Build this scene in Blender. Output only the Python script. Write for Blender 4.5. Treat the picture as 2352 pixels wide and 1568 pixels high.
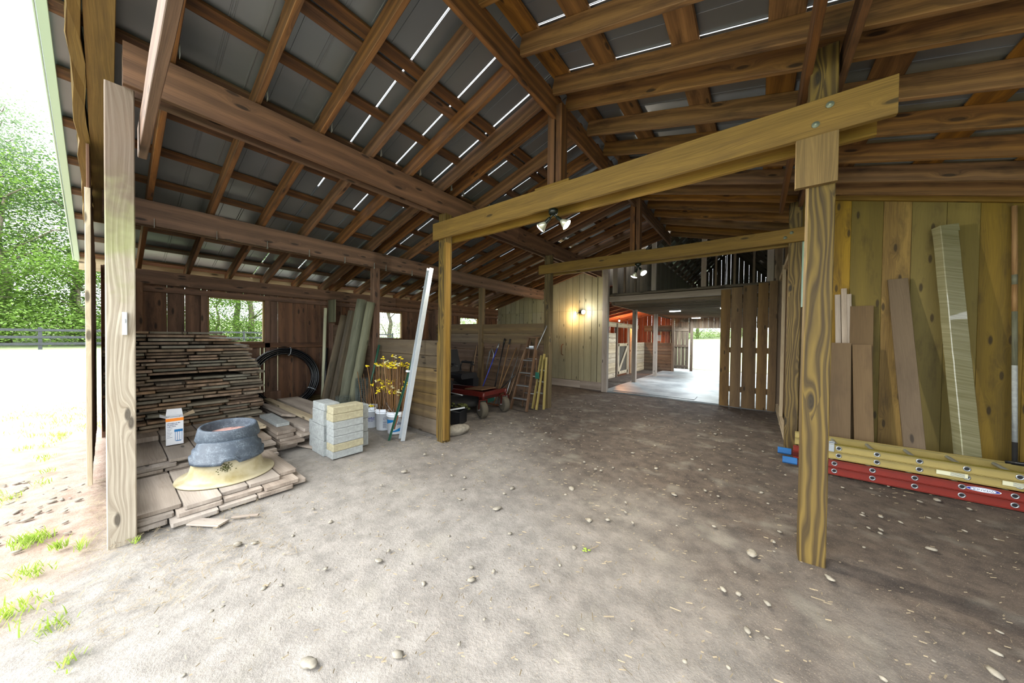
import bpy, bmesh, math, random
from mathutils import Vector, Matrix, Euler
random.seed(7)
R = math.radians
scene = bpy.context.scene
for o in list(bpy.data.objects): bpy.data.objects.remove(o)
COL = scene.collection

# ------------------------------------------------------------ camera, sky, exposure
H = 1.6
cam_d = bpy.data.cameras.new('camera'); cam = bpy.data.objects.new('camera', cam_d); COL.objects.link(cam)
cam_d.sensor_width = 36.0; cam_d.lens = 36.0*724/2352; cam_d.clip_start = 0.02; cam_d.clip_end = 400
xr = Vector((0.78985253, 0.61317913, 0.01201383))      # camera right
dn = Vector((0.01859551, -0.00436426, -0.99981756))    # camera down
fw = Vector((-0.61301483, 0.78993184, -0.01484951))    # camera forward
m = Matrix((( xr.x, -dn.x, -fw.x, 0), (xr.y, -dn.y, -fw.y, 0), (xr.z, -dn.z, -fw.z, H), (0, 0, 0, 1)))
cam.matrix_world = m
scene.camera = cam

world = bpy.data.worlds.new('world'); scene.world = world; world.use_nodes = True
bg = world.node_tree.nodes['Background']
bg.inputs[0].default_value = (0.93, 0.97, 1.0, 1); bg.inputs[1].default_value = 2.7
sun_d = bpy.data.lights.new('sun', 'SUN'); sun_d.energy = 3.0; sun_d.angle = R(50); sun_d.color = (1, .98, .93)
sun = bpy.data.objects.new('sun', sun_d); COL.objects.link(sun)
sun.rotation_euler = (R(38), R(-20), 0)   # broad veiled sun behind the camera, shining into the open gable
vs = scene.view_settings
vs.view_transform = 'Standard'; vs.look = 'None'; vs.exposure = 1.15; vs.gamma = 1.0; vs.use_curve_mapping = False

# ------------------------------------------------------------ node helpers
class NT:
    def __init__(s, name):
        s.m = bpy.data.materials.new(name); s.m.use_nodes = True
        s.t = s.m.node_tree; s.b = s.t.nodes['Principled BSDF']
    def n(s, typ, **kw):
        x = s.t.nodes.new(typ)
        for k, v in kw.items(): setattr(x, k, v)
        return x
    def put(s, sock, v):
        if isinstance(v, bpy.types.NodeSocket): s.t.links.new(v, sock)
        elif isinstance(v, (tuple, list)) and len(v) == 3 and sock.type == 'RGBA': sock.default_value = (*v, 1)
        else: sock.default_value = v
    def ma(s, op, a, b=0.0, c=0.0, clamp=False):
        x = s.n('ShaderNodeMath', operation=op, use_clamp=clamp)
        s.put(x.inputs[0], a); s.put(x.inputs[1], b); s.put(x.inputs[2], c)
        return x.outputs[0]
    def vec(s, x, y, z=0.0):
        c = s.n('ShaderNodeCombineXYZ')
        for i, v in enumerate((x, y, z)): s.put(c.inputs[i], v)
        return c.outputs[0]
    def noise(s, v, scale=1.0, detail=2.0, rough=.5, dist=0.0):
        x = s.n('ShaderNodeTexNoise'); s.put(x.inputs['Vector'], v)
        x.inputs['Scale'].default_value = scale; x.inputs['Detail'].default_value = detail
        x.inputs['Roughness'].default_value = rough; x.inputs['Distortion'].default_value = dist
        return x.outputs['Fac']
    def mr(s, v, a, b, c=0.0, d=1.0):
        x = s.n('ShaderNodeMapRange', clamp=True); s.put(x.inputs[0], v)
        for i, q in enumerate((a, b, c, d)): s.put(x.inputs[i+1], q)
        return x.outputs[0]
    def mix(s, f, a, b, blend='MIX'):
        x = s.n('ShaderNodeMix', data_type='RGBA', blend_type=blend); s.put(x.inputs[0], f)
        s.put(x.inputs[6], a); s.put(x.inputs[7], b); return x.outputs[2]
    def bump(s, h, strength=.3, dist=.01):
        x = s.n('ShaderNodeBump'); s.put(x.inputs['Height'], h)
        x.inputs['Strength'].default_value = strength; x.inputs['Distance'].default_value = dist
        s.put(s.b.inputs['Normal'], x.outputs[0])
    def pos(s):
        g = s.n('ShaderNodeTexCoord'); return g.outputs['Object']
    def wpos(s):
        g = s.n('ShaderNodeNewGeometry'); return g.outputs['Position']
    def col(s, c): s.put(s.b.inputs['Base Color'], c)
    def set(s, rough=.6, metal=0.0, **kw):
        s.put(s.b.inputs['Roughness'], rough); s.put(s.b.inputs['Metallic'], metal)
        for k, v in kw.items(): s.put(s.b.inputs[k], v)
        return s.m

def lin(h):
    h = h.lstrip('#'); c = [int(h[i:i+2], 16)/255 for i in (0, 2, 4)]
    return tuple(x/12.92 if x <= .04045 else ((x+.055)/1.055)**2.4 for x in c)

def wood(name, dark, light, stain=None, stain_amt=.35, knots=.5, ring=60, vary=.35, rough=.75, warp=.1, grain_amt=.5, bump=.25, alt=None):
    """sawn timber: grain along U (metres), one tint for each board (V jumps by 3 between boards)"""
    s = NT(name)
    uv = s.n('ShaderNodeUVMap').outputs[0]
    sp = s.n('ShaderNodeSeparateXYZ'); s.put(sp.inputs[0], uv); u, v = sp.outputs[0], sp.outputs[1]
    oi = s.n('ShaderNodeObjectInfo').outputs['Random']
    idx = s.ma('FLOOR', s.ma('DIVIDE', s.ma('ADD', v, 1.0), 3.0))
    wn = s.n('ShaderNodeTexWhiteNoise', noise_dimensions='3D'); s.put(wn.inputs['Vector'], s.vec(idx, s.ma('MULTIPLY', oi, 97.0), 3.0))
    rnd = wn.outputs['Value']
    rc = s.n('ShaderNodeSeparateColor'); s.put(rc.inputs[0], wn.outputs['Color'])
    uo = s.ma('ADD', u, s.ma('MULTIPLY', rnd, 40.0))
    low = s.noise(s.vec(s.ma('MULTIPLY', uo, .9), s.ma('MULTIPLY', v, 5.0), rnd), 1.0, 2.0)
    # knots
    vo = s.n('ShaderNodeTexVoronoi', feature='F1', voronoi_dimensions='2D'); vo.inputs['Scale'].default_value = 1.0
    s.put(vo.inputs['Vector'], s.vec(s.ma('MULTIPLY', uo, 2.6), s.ma('MULTIPLY', v, 9.0)))
    kd = vo.outputs['Distance']
    ks = s.n('ShaderNodeSeparateColor'); s.put(ks.inputs[0], vo.outputs['Color'])
    has = s.ma('LESS_THAN', ks.outputs[0], knots*.42)
    knot = s.ma('MULTIPLY', s.mr(kd, .10, .17, 1.0, 0.0), has)
    halo = s.ma('MULTIPLY', s.mr(kd, .0, .6, 1.0, 0.0), has)
    vv = s.ma('ADD', v, s.ma('ADD', s.ma('MULTIPLY', low, warp), s.ma('MULTIPLY', s.ma('MULTIPLY', halo, halo), .09)))
    rings = s.ma('MULTIPLY_ADD', s.ma('SINE', s.ma('MULTIPLY', vv, ring*2.0)), .5, .5)
    rings = s.ma('POWER', rings, 1.6)
    fine = s.noise(s.vec(s.ma('MULTIPLY', uo, 3.0), s.ma('MULTIPLY', vv, 130.0), rnd), 1.0, 3.0, .6)
    f = s.ma('ADD', s.ma('MULTIPLY', rings, 1-grain_amt), s.ma('MULTIPLY', s.mr(fine, .3, .7), grain_amt))
    c = s.mix(f, dark, light)
    if alt: c = s.mix(s.mr(rc.outputs[1], .35, .9), c, s.mix(f, tuple(x*.75 for x in alt), alt))
    st = s.noise(s.vec(s.ma('MULTIPLY', uo, 1.7), s.ma('MULTIPLY', v, 7.0), 5.0), 1.0, 4.0, .65)
    c = s.mix(s.ma('MULTIPLY', s.mr(st, .52, .72), stain_amt), c, stain or tuple(x*.25 for x in dark))
    c = s.mix(s.ma('MULTIPLY', knot, .85), c, tuple(x*.22 for x in dark))
    val = s.mr(rc.outputs[2], 0, 1, 1-vary, 1+vary*.45)
    hs = s.n('ShaderNodeHueSaturation'); s.put(hs.inputs['Color'], c); s.put(hs.inputs['Value'], val)
    s.put(hs.inputs['Saturation'], s.mr(rc.outputs[0], 0, 1, .85, 1.1))
    s.col(hs.outputs[0]); s.bump(s.ma('ADD', fine, s.ma('MULTIPLY', rings, .5)), bump, .004)
    return s.set(rough)

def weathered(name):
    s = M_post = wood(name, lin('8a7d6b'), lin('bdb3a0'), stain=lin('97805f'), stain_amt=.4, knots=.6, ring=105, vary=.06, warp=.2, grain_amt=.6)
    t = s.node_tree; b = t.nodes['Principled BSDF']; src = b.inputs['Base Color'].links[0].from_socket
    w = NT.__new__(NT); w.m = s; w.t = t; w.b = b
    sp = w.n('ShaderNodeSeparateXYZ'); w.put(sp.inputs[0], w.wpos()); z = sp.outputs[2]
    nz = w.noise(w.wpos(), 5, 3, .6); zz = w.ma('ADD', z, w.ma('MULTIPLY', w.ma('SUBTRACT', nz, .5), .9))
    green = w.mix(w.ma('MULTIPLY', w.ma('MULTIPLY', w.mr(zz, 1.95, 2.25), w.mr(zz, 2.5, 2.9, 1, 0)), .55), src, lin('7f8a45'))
    old = w.mix(w.ma('MULTIPLY', w.mr(zz, 2.3, 2.7), .8), green, lin('5f4c3f'))  # upper post: roof shade put into the colour, over less bleached wood
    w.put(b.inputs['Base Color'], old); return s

def plain(name, c, rough=.5, metal=0.0, var=.15, scale=8, **kw):
    s = NT(name); nz = s.noise(s.pos(), scale, 4, .6)
    s.col(s.mix(s.mr(nz, .3, .7), tuple(x*(1-var) for x in c), tuple(min(1, x*(1+var)) for x in c)))
    s.bump(nz, .08, .004)
    return s.set(rough, metal, **kw)

def emis(name, c, e):
    s = NT(name); s.col((.8, .8, .8)); s.put(s.b.inputs['Emission Color'], c); s.put(s.b.inputs['Emission Strength'], e); return s.set(.4)

# ------------------------------------------------------------ materials
M = {}
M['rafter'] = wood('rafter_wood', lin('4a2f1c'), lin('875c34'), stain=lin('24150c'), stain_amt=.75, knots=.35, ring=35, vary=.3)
M['rafter_lit'] = wood('lamplit_rafter_wood', lin('5c3d1c'), lin('9c7036'), stain=lin('281709'), stain_amt=.8, knots=.35, ring=35, vary=.3)  # same rafter wood, the floodlights' golden glow put into its colour
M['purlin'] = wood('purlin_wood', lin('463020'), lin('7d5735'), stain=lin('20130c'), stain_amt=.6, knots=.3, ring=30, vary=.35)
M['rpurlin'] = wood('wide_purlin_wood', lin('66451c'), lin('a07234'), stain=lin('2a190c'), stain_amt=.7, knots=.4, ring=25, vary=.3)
M['beam'] = wood('beam_wood', lin('4f392b'), lin('7a5b45'), stain=lin('33231a'), stain_amt=.35, knots=.9, ring=22, vary=.2)
M['tie'] = wood('tie_wood', lin('5e481c'), lin('82662f'), stain=lin('4d3820'), stain_amt=.35, knots=.15, ring=20, vary=.12, grain_amt=.75)
M['post'] = wood('treated_post_wood', lin('312309'), lin('6f5b29'), stain=lin('2e1f0d'), stain_amt=.35, knots=.7, ring=85, vary=.1, warp=.22, grain_amt=.3)
M['postw_shaded'] = weathered('weathered_shaded_post_wood')
M['lsiding'] = wood('left_siding_wood', lin('4e3526'), lin('7d5a42'), stain=lin('22140e'), stain_amt=.8, knots=.5, ring=18, vary=.35)
M['fsiding'] = wood('far_siding_wood', lin('8a8468'), lin('a39d80'), stain=lin('6b6348'), stain_amt=.3, knots=.2, ring=9, vary=.12, grain_amt=.7)
M['rsiding'] = wood('right_siding_wood', lin('5f450c'), lin('987828'), stain=lin('33240c'), stain_amt=.6, knots=.4, ring=12, vary=.3, alt=lin('70622c'))
M['part'] = wood('partition_wood', lin('54432c'), lin('80693f'), stain=lin('3c2d1a'), stain_amt=.5, knots=.4, ring=20, vary=.3, alt=lin('6b5f50'))
M['partdark'] = wood('stall_partition_wood', lin('4f3c2d'), lin('745d49'), stain=lin('30211a'), stain_amt=.5, knots=.4, ring=20, vary=.3)
M['door'] = wood('sliding_door_wood', lin('5c4528'), lin('84683e'), stain=lin('33220f'), stain_amt=.5, knots=.35, ring=12, vary=.2)
M['plank'] = wood('old_plank_wood', lin('83766a'), lin('b1a497'), stain=lin('665648'), stain_amt=.35, knots=.15, ring=14, vary=.22, alt=lin('a89e94'))
M['pile'] = wood('stacked_plank_wood', lin('66533f'), lin('927a64'), stain=lin('40312a'), stain_amt=.5, knots=.15, ring=16, vary=.4, alt=lin('7d7a6c'))
M['boardgray'] = wood('leaning_board_wood', lin('524029'), lin('69563d'), stain=lin('40301f'), stain_amt=.4, knots=.06, ring=6, vary=.15, bump=.1)
M['fencepost'] = wood('round_post_wood', lin('4e5040'), lin('7f7f66'), stain=lin('3a3628'), stain_amt=.4, knots=.2, ring=12, vary=.1)
M['darkpost'] = wood('dark_post_wood', lin('3c3325'), lin('6b5d45'), stain=lin('23241a'), stain_amt=.7, knots=.2, ring=12, vary=.2)
M['barn'] = wood('barn_wood', lin('57483a'), lin('80705a'), stain=lin('2c2118'), stain_amt=.6, knots=.3, ring=16, vary=.3)
M['barnred'] = wood('barn_red_wood', lin('6a3522'), lin('9a5636'), stain=lin('33150c'), stain_amt=.5, knots=.3, ring=16, vary=.3)
M['pale'] = wood('pale_stall_wood', lin('a8977c'), lin('d3c4a6'), stain=lin('6d5a42'), stain_amt=.4, knots=.6, ring=16, vary=.2)
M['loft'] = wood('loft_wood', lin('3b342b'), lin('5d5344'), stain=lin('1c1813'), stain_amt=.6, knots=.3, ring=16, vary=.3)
M['stake'] = wood('stake_wood', lin('6b4a2c'), lin('a67f4e'), knots=0, ring=10, vary=.45)
M['handle'] = wood('handle_wood', lin('6f5236'), lin('a98a62'), knots=0, ring=10, vary=.3)
M['straw'] = plain('straw', lin('83765f'), .8, var=.3)
M['handled'] = wood('dark_handle_wood', lin('3f3022'), lin('6b5238'), knots=0, ring=10, vary=.3)
M['brownladder'] = plain('brown_fiberglass', lin('5a4330'), .5)
M['white'] = plain('white_plastic', lin('dfe6ee'), .4, var=.05)
M['pvc'] = plain('pvc_plastic', lin('c9c9ab'), .4, var=.06)
M['black'] = plain('black_plastic', lin('16181c'), .35)
M['pipe'] = plain('black_pipe', lin('14171d'), .22, var=.1)
M['steel'] = plain('galvanised_steel', lin('a7adb2'), .4, .8, var=.12)
M['galv'] = plain('white_channel_metal', lin('b9c0c6'), .35, .4, var=.08)
M['green'] = plain('green_paint', lin('1f4a3a'), .5)
M['cup'] = plain('lamp_housing', lin('121a14'), .3)
M['refl'] = plain('lamp_glass', lin('c9cbb9'), .25, .5, var=.05)
M['red'] = plain('red_paint', lin('4a1410'), .35)
M['teal'] = plain('teal_plastic', lin('185445'), .5)
M['rubber'] = plain('tyre_rubber', lin('4c463a'), .85)
M['darkrub'] = plain('dark_rubber', lin('1c1b1a'), .8)
M['yfg'] = plain('yellow_fiberglass', lin('8f8048'), .5, var=.08)
M['yfg2'] = plain('olive_yellow_fiberglass', lin('6c631c'), .5, var=.08)
M['rfg'] = plain('red_fiberglass', lin('701b0d'), .4, var=.1)
M['blueboot'] = plain('blue_rubber', lin('1a558c'), .5)
M['blue'] = plain('blue_print', lin('0f6fae'), .4, var=.05)
M['navy'] = plain('navy_print', lin('1b2c86'), .4, var=.05)
M['ink'] = plain('dark_print', lin('3a4466'), .5, var=.05)
M['orange'] = plain('orange_print', lin('f08a1c'), .5, var=.06)
M['card'] = plain('white_cardboard', lin('dfe3ea'), .6, var=.03)
M['cardin'] = plain('cardboard_inside', lin('a9977c'), .8, var=.05)
M['flag'] = plain('yellow_plastic', lin('e6cf1e'), .5, var=.15)
M['flagw'] = plain('pale_flag_plastic', lin('e6dfae'), .5, var=.1)
M['rust'] = plain('rusted_steel', lin('6e4026'), .9, .2, var=.25)
M['block'] = plain('concrete_block', lin('959a9a'), .95, var=.2, scale=25)
M['blocky'] = plain('tan_concrete_block', lin('a09a80'), .95, var=.2, scale=25)
M['stone'] = plain('field_stone', lin('857f73'), .9, var=.3, scale=20)
M['bluepaint'] = plain('blue_handle_paint', lin('2c3aa0'), .45)
M['brass'] = plain('bolt_zinc', lin('8c9688'), .5, .6)
M['seat'] = plain('black_vinyl', lin('15171c'), .5)
M['moss'] = plain('dried_grass_clump', lin('4d5228'), .95, var=.5, scale=40)
M['bead'] = plain('hanger_steel', lin('9aa09c'), .4, .8)
M['mesh'] = plain('mesh_wire', lin('6f7a76'), .5, .7)
M['fenceb'] = plain('black_fence_paint', lin('3a3c42'), .8, var=.2)
M['bark'] = plain('tree_bark', lin('6d6458'), .95, var=.3)
M['lamp_on'] = emis('lamp_lit', (1, .98, .93), 45)
M['led'] = emis('strip_lamp_lit', (.92, .97, 1), 14)
M['heat'] = emis('warm_bulb_lit', (1, .75, .45), 60)

def mk_metal():
    s = NT('roof_metal'); p = s.wpos()
    n1 = s.noise(p, 1.1, 3); n2 = s.noise(p, 60, 3, .7)
    s.col(s.mix(n1, (.19, .21, .225), (.29, .315, .335))); s.put(s.b.inputs['Roughness'], s.mr(s.ma('ADD', n1, s.ma('MULTIPLY', n2, .3)), .3, .9, .26, .44))
    s.bump(s.noise(p, 3.0, 2), .25, .02); s.put(s.b.inputs['Metallic'], .55); return s.m
M['metal'] = mk_metal()
def mk_green():
    s = NT('roof_edge_trim'); s.col(lin('b9d6c6')); return s.set(.4)
M['trim'] = mk_green()
def mk_tan():
    s = NT('tan_tub_plastic'); p = s.pos(); n = s.noise(p, 5, 4, .6)
    s.col(s.mix(s.mr(n, .4, .75), lin('b9b094'), lin('94875c'))); return s.set(.45)
M['tan'] = mk_tan()
def mk_pan():
    s = NT('rubber_pan'); p = s.pos(); n = s.noise(p, 14, 6, .75); n2 = s.noise(p, 90, 2)
    s.col(s.mix(s.ma('MULTIPLY', s.mr(n, .45, .7), s.mr(n2, .35, .6)), lin('3c4652'), lin('6c7883'))); s.bump(n2, .2, .003); return s.set(.6)
M['pan'] = mk_pan()
def mk_silt():
    s = NT('dried_silt'); p = s.pos(); n = s.noise(p, 9, 5, .7)
    s.col(s.mix(s.mr(n, .48, .62), lin('c39a92'), lin('5a4a4e'))); return s.set(.9)
M['silt'] = mk_silt()
def mk_wrap():
    s = NT('stretch_wrap'); p = s.pos(); sp = s.n('ShaderNodeSeparateXYZ'); s.put(sp.inputs[0], p)
    w = s.noise(s.vec(s.ma('MULTIPLY', sp.outputs[0], 2.0), sp.outputs[1], s.ma('ADD', s.ma('MULTIPLY', sp.outputs[2], 60.0), s.ma('MULTIPLY', sp.outputs[0], 14.0))), 1.0, 3, .6)
    s.col(s.mix(s.mr(w, .3, .7), lin('6c6a4e'), lin('86846a'))); s.bump(w, .7, .006); return s.set(.22, **{'Coat Weight': .8})
M['wrap'] = mk_wrap()
def mk_slab():
    s = NT('aisle_concrete'); p = s.wpos(); n = s.noise(p, .9, 5, .65); n2 = s.noise(p, 40, 2)
    s.col(s.mix(s.mr(n, .35, .68), lin('5e666a'), lin('a4acad'))); s.bump(n2, .15, .003); return s.set(.42)
M['slab'] = mk_slab()
def mk_ground():
    s = NT('dirt_and_grass'); p = s.wpos()
    sp = s.n('ShaderNodeSeparateXYZ'); s.put(sp.inputs[0], p); X, Y = sp.outputs[0], sp.outputs[1]
    n1 = s.noise(p, .7, 4, .6); n2 = s.noise(p, 6, 6, .7); n3 = s.noise(p, 55, 4, .7); n4 = s.noise(p, 2.2, 3, .6)
    fib = s.noise(p, 160, 2, .5)
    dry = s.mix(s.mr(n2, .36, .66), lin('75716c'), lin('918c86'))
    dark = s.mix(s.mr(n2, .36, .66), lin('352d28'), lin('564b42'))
    # soil tones with daylight at the opening, gloom further in painted into the colour
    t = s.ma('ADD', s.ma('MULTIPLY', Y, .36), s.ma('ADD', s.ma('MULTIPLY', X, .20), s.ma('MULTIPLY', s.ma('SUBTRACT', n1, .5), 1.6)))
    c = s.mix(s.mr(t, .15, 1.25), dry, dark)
    c = s.mix(s.ma('MULTIPLY', s.mr(n3, .52, .75), .3), c, lin('4c3d31'))
    c = s.mix(s.ma('MULTIPLY', s.mr(fib, .6, .8), .45), c, lin('b8a78e'))
    c = s.mix(s.ma('MULTIPLY', s.mr(n4, .55, .72), .4), c, lin('8e897e'))
    # reddish soil outside, then grass
    red = s.mix(s.mr(n2, .35, .65), lin('826c5e'), lin('9c8c80'))
    out = s.mr(s.ma('MULTIPLY_ADD', X, -1.0, s.ma('MULTIPLY', Y, -2.5)), 3.6, 4.6)
    c = s.mix(out, c, red)
    gr = s.mix(s.mr(n2, .3, .7), lin('8ea070'), lin('b5bf96'))
    dist = s.ma('MULTIPLY', s.ma('ADD', X, 9.0), -.22)
    dist = s.ma('MAXIMUM', dist, s.ma('MULTIPLY', s.ma('ADD', Y, 4.0), -.3))
    dist = s.ma('MAXIMUM', dist, s.ma('MULTIPLY', s.ma('SUBTRACT', Y, 18.5), .5))
    dist = s.ma('MAXIMUM', dist, s.ma('MULTIPLY', s.ma('SUBTRACT', X, 5.5), .5))
    g = s.mr(s.ma('ADD', dist, s.ma('MULTIPLY', s.ma('SUBTRACT', n1, .5), 1.5)), .25, .75)
    c = s.mix(g, c, gr)
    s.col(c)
    # tread marks pressed into the path
    wv = s.n('ShaderNodeTexWave', wave_type='BANDS'); wv.inputs['Scale'].default_value = 5.2; wv.inputs['Distortion'].default_value = 2.5
    s.put(wv.inputs['Vector'], p)
    h = s.ma('ADD', s.ma('MULTIPLY', n3, .7), s.ma('ADD', s.ma('MULTIPLY', n2, .9), s.ma('MULTIPLY', s.ma('MULTIPLY', wv.outputs['Fac'], .12), s.mr(n4, .45, .6))))
    s.bump(h, .5, .02); return s.set(.95)
M['ground'] = mk_ground()
def mk_leaf(name, a, b):
    s = NT(name); p = s.wpos(); n = s.noise(p, 1.3, 4, .7)
    s.col(s.mix(s.mr(n, .3, .7), a, b)); s.put(s.b.inputs['Subsurface Weight'], 0.0)
    tr = s.n('ShaderNodeBsdfTranslucent'); s.put(tr.inputs[0], s.mix(n, a, b)); mx = s.n('ShaderNodeMixShader'); mx.inputs[0].default_value = .4
    out = s.t.nodes['Material Output']; s.t.links.new(s.b.outputs[0], mx.inputs[1]); s.t.links.new(tr.outputs[0], mx.inputs[2]); s.t.links.new(mx.outputs[0], out.inputs[0])
    return s.set(.7)
M['leaf'] = mk_leaf('leaf_bright', lin('4d6c2a'), lin('82a248'))
M['leaf2'] = mk_leaf('leaf_deep', lin('3a5430'), lin('66824e'))
M['leaf3'] = mk_leaf('leaf_pale', lin('687e5e'), lin('94a684'))
M['grassb'] = mk_leaf('grass_blade', lin('7c9a34'), lin('b5cc5a'))

# ------------------------------------------------------------ mesh builder
class MB:
    def __init__(s): s.v = []; s.f = []; s.uv = []; s.mi = []; s.k = 0; s.sm = []
    def face(s, idx, uvs, mi=0, sm=False): s.f.append(idx); s.uv.append(uvs); s.mi.append(mi); s.sm.append(sm)
    def frame(s, p0, p1, up=(0, 0, 1)):
        a = (Vector(p1)-Vector(p0)); L = a.length; a = a/L; up = Vector(up)
        w = a.cross(up)
        if w.length < 1e-4: w = a.cross(Vector((1, 0, 0)))
        w.normalize(); return a, w, w.cross(a).normalized()*1.0, L
    def board(s, p0, p1, w, t, up=(0, 0, 1), c=.003, mi=0, nu=1, jig=0.0, k=None):
        """sawn board from p0 to p1 (centre line), w across, t along up, edges eased by c"""
        a, wd, u, L = s.frame(p0, p1, up)
        c = min(c, t*.3, w*.3)
        hw, ht = w/2, t/2
        prof = [(-hw+c, -ht), (hw-c, -ht), (hw, -ht+c), (hw, ht-c), (hw-c, ht), (-hw+c, ht), (-hw, ht-c), (-hw, -ht+c)]
        s.k += 1; kk = s.k if k is None else k
        base = len(s.v); uo = random.random()*20
        per = [0]
        for i in range(8):
            q, r = prof[i], prof[(i+1) % 8]; per.append(per[-1]+math.hypot(q[0]-r[0], q[1]-r[1]))
        for i in range(nu+1):
            ctr = Vector(p0)+a*(L*i/nu)
            if 0 < i < nu and jig: ctr += wd*random.uniform(-jig, jig)+u*random.uniform(-jig, jig)
            for x, y in prof:
                e = random.uniform(-jig, jig) if jig else 0
                s.v.append(ctr+wd*(x+e*.4)+u*(y+e*.4))
        for i in range(nu):
            for j in range(8):
                jn = (j+1) % 8; A = base+i*8
                s.face((A+j, A+jn, A+8+jn, A+8+j), ((uo+L*i/nu, per[j]+3*kk), (uo+L*i/nu, per[j+1]+3*kk), (uo+L*(i+1)/nu, per[j+1]+3*kk), (uo+L*(i+1)/nu, per[j]+3*kk)), mi)
        s.face(tuple(base+7-j for j in range(8)), tuple((uo+prof[7-j][1]*.3, prof[7-j][0]+3*kk+.3) for j in range(8)), mi)
        E = base+nu*8
        s.face(tuple(E+j for j in range(8)), tuple((uo+prof[j][1]*.3, prof[j][0]+3*kk+.3) for j in range(8)), mi)
        return s
    def box(s, lo, hi, c=.003, mi=0):
        lo, hi = Vector(lo), Vector(hi); d = hi-lo; ctr = (lo+hi)/2
        ax = max(range(3), key=lambda i: d[i])
        p0, p1 = ctr.copy(), ctr.copy(); p0[ax] = lo[ax]; p1[ax] = hi[ax]
        if ax == 2: return s.board(p0, p1, d[0], d[1], up=(0, 1, 0), c=c, mi=mi)
        return s.board(p0, p1, d[1-ax], d[2], c=c, mi=mi)
    def quad(s, pts, mi=0, uv=None):
        b = len(s.v); s.v += [Vector(p) for p in pts]
        s.face(tuple(range(b, b+len(pts))), uv or tuple((p[0]*.7+p[2]*.7, p[1]) for p in map(Vector, pts)), mi)
        return s
    def tube(s, path, r, n=8, mi=0, closed=False, caps=True, radii=None):
        path = [Vector(p) for p in path]; N = len(path); s.k += 1; base = len(s.v); L = 0; ref = None
        for i, p in enumerate(path):
            if closed: d = path[(i+1) % N]-path[i-1]
            else: d = path[min(i+1, N-1)]-path[max(i-1, 0)]
            d.normalize()
            if ref is None:
                ref = d.cross(Vector((0, 0, 1)));
                if ref.length < 1e-3: ref = d.cross(Vector((1, 0, 0)))
            ref = (ref-d*ref.dot(d)).normalized(); q = d.cross(ref)
            rr = radii[i] if radii else r
            for j in range(n):
                an = 2*math.pi*j/n; s.v.append(p+ref*(math.cos(an)*rr)+q*(math.sin(an)*rr))
        M_ = N if closed else N-1; uo = random.random()*20
        for i in range(M_):
            l0 = L; L += (path[(i+1) % N]-path[i]).length; A = base+i*n; B = base+((i+1) % N)*n
            for j in range(n):
                jn = (j+1) % n; va, vb = 6.28*r*j/n+3*s.k, 6.28*r*(j+1)/n+3*s.k
                s.face((A+j, A+jn, B+jn, B+j), ((uo+l0, va), (uo+l0, vb), (uo+L, vb), (uo+L, va)), mi, True)
        if caps and not closed:
            s.face(tuple(base+n-1-j for j in range(n)), tuple((uo, .01*j+3*s.k) for j in range(n)), mi)
            E = base+(N-1)*n
            s.face(tuple(E+j for j in range(n)), tuple((uo, .01*j+3*s.k) for j in range(n)), mi)
        return s
    def lathe(s, prof, ctr=(0, 0, 0), n=32, mi=0, sx=1.0, sy=1.0, mat=None, sm=True):
        base = len(s.v); ctr = Vector(ctr)
        for r, z in prof:
            for j in range(n):
                an = 2*math.pi*j/n; p = Vector((math.cos(an)*r*sx, math.sin(an)*r*sy, z))
                if mat: p = mat @ p
                s.v.append(ctr+p)
        for i in range(len(prof)-1):
            for j in range(n):
                jn = (j+1) % n; A = base+i*n
                s.face((A+j, A+jn, A+n+jn, A+n+j), ((j/n, prof[i][1]), ((j+1)/n, prof[i][1]), ((j+1)/n, prof[i+1][1]), (j/n, prof[i+1][1])), mi, sm)
        if prof[0][0] > 1e-5: s.face(tuple(base+n-1-j for j in range(n)), tuple((0, 0) for j in range(n)), mi)
        if prof[-1][0] > 1e-5: s.face(tuple(base+(len(prof)-1)*n+j for j in range(n)), tuple((0, 0) for j in range(n)), mi)
        return s
    def blob(s, ctr, r, seed=0, sub=2, mi=0, amp=.25, rot=0.0):
        bm = bmesh.new(); bmesh.ops.create_icosphere(bm, subdivisions=sub, radius=1)
        rn = random.Random(seed); ph = [rn.uniform(0, 6) for _ in range(6)]; base = len(s.v); cr, sr = math.cos(rot), math.sin(rot)
        for v in bm.verts:
            p = v.co; k = 1+amp*(math.sin(p.x*2.3+ph[0])*math.cos(p.y*2.1+ph[1])+.5*math.sin(p.z*4+ph[2]+p.x*3))
            q = Vector((p.x*r[0]*k, p.y*r[1]*k, p.z*r[2]*k)); s.v.append(Vector(ctr)+Vector((q.x*cr-q.y*sr, q.x*sr+q.y*cr, q.z)))
        for f in bm.faces: s.face(tuple(base+v.index for v in f.verts), tuple((v.co.x, v.co.y) for v in f.verts), mi, True)
        bm.free(); return s
    def build(s, name, mats, parent=None, loc=None, rot=None, origin=None):
        me = bpy.data.meshes.new(name)
        o0 = Vector(origin) if origin is not None else Vector((0, 0, 0))
        me.from_pydata([tuple(v-o0) for v in s.v], [], s.f)
        lay = me.uv_layers.new(name='UVMap'); i = 0
        flat = [c for uvs in s.uv for uvc in uvs for c in uvc]
        lay.data.foreach_set('uv', flat)
        me.polygons.foreach_set('material_index', s.mi); me.polygons.foreach_set('use_smooth', s.sm)
        if not isinstance(mats, (list, tuple)): mats = [mats]
        for mm in mats: me.materials.append(M[mm] if isinstance(mm, str) else mm)
        bm = bmesh.new(); bm.from_mesh(me); bmesh.ops.recalc_face_normals(bm, faces=bm.faces) if len(bm.faces) < 40000 and not getattr(s, 'keep', False) else None
        bm.to_mesh(me); bm.free(); me.update()
        o = bpy.data.objects.new(name, me); COL.objects.link(o)
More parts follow.
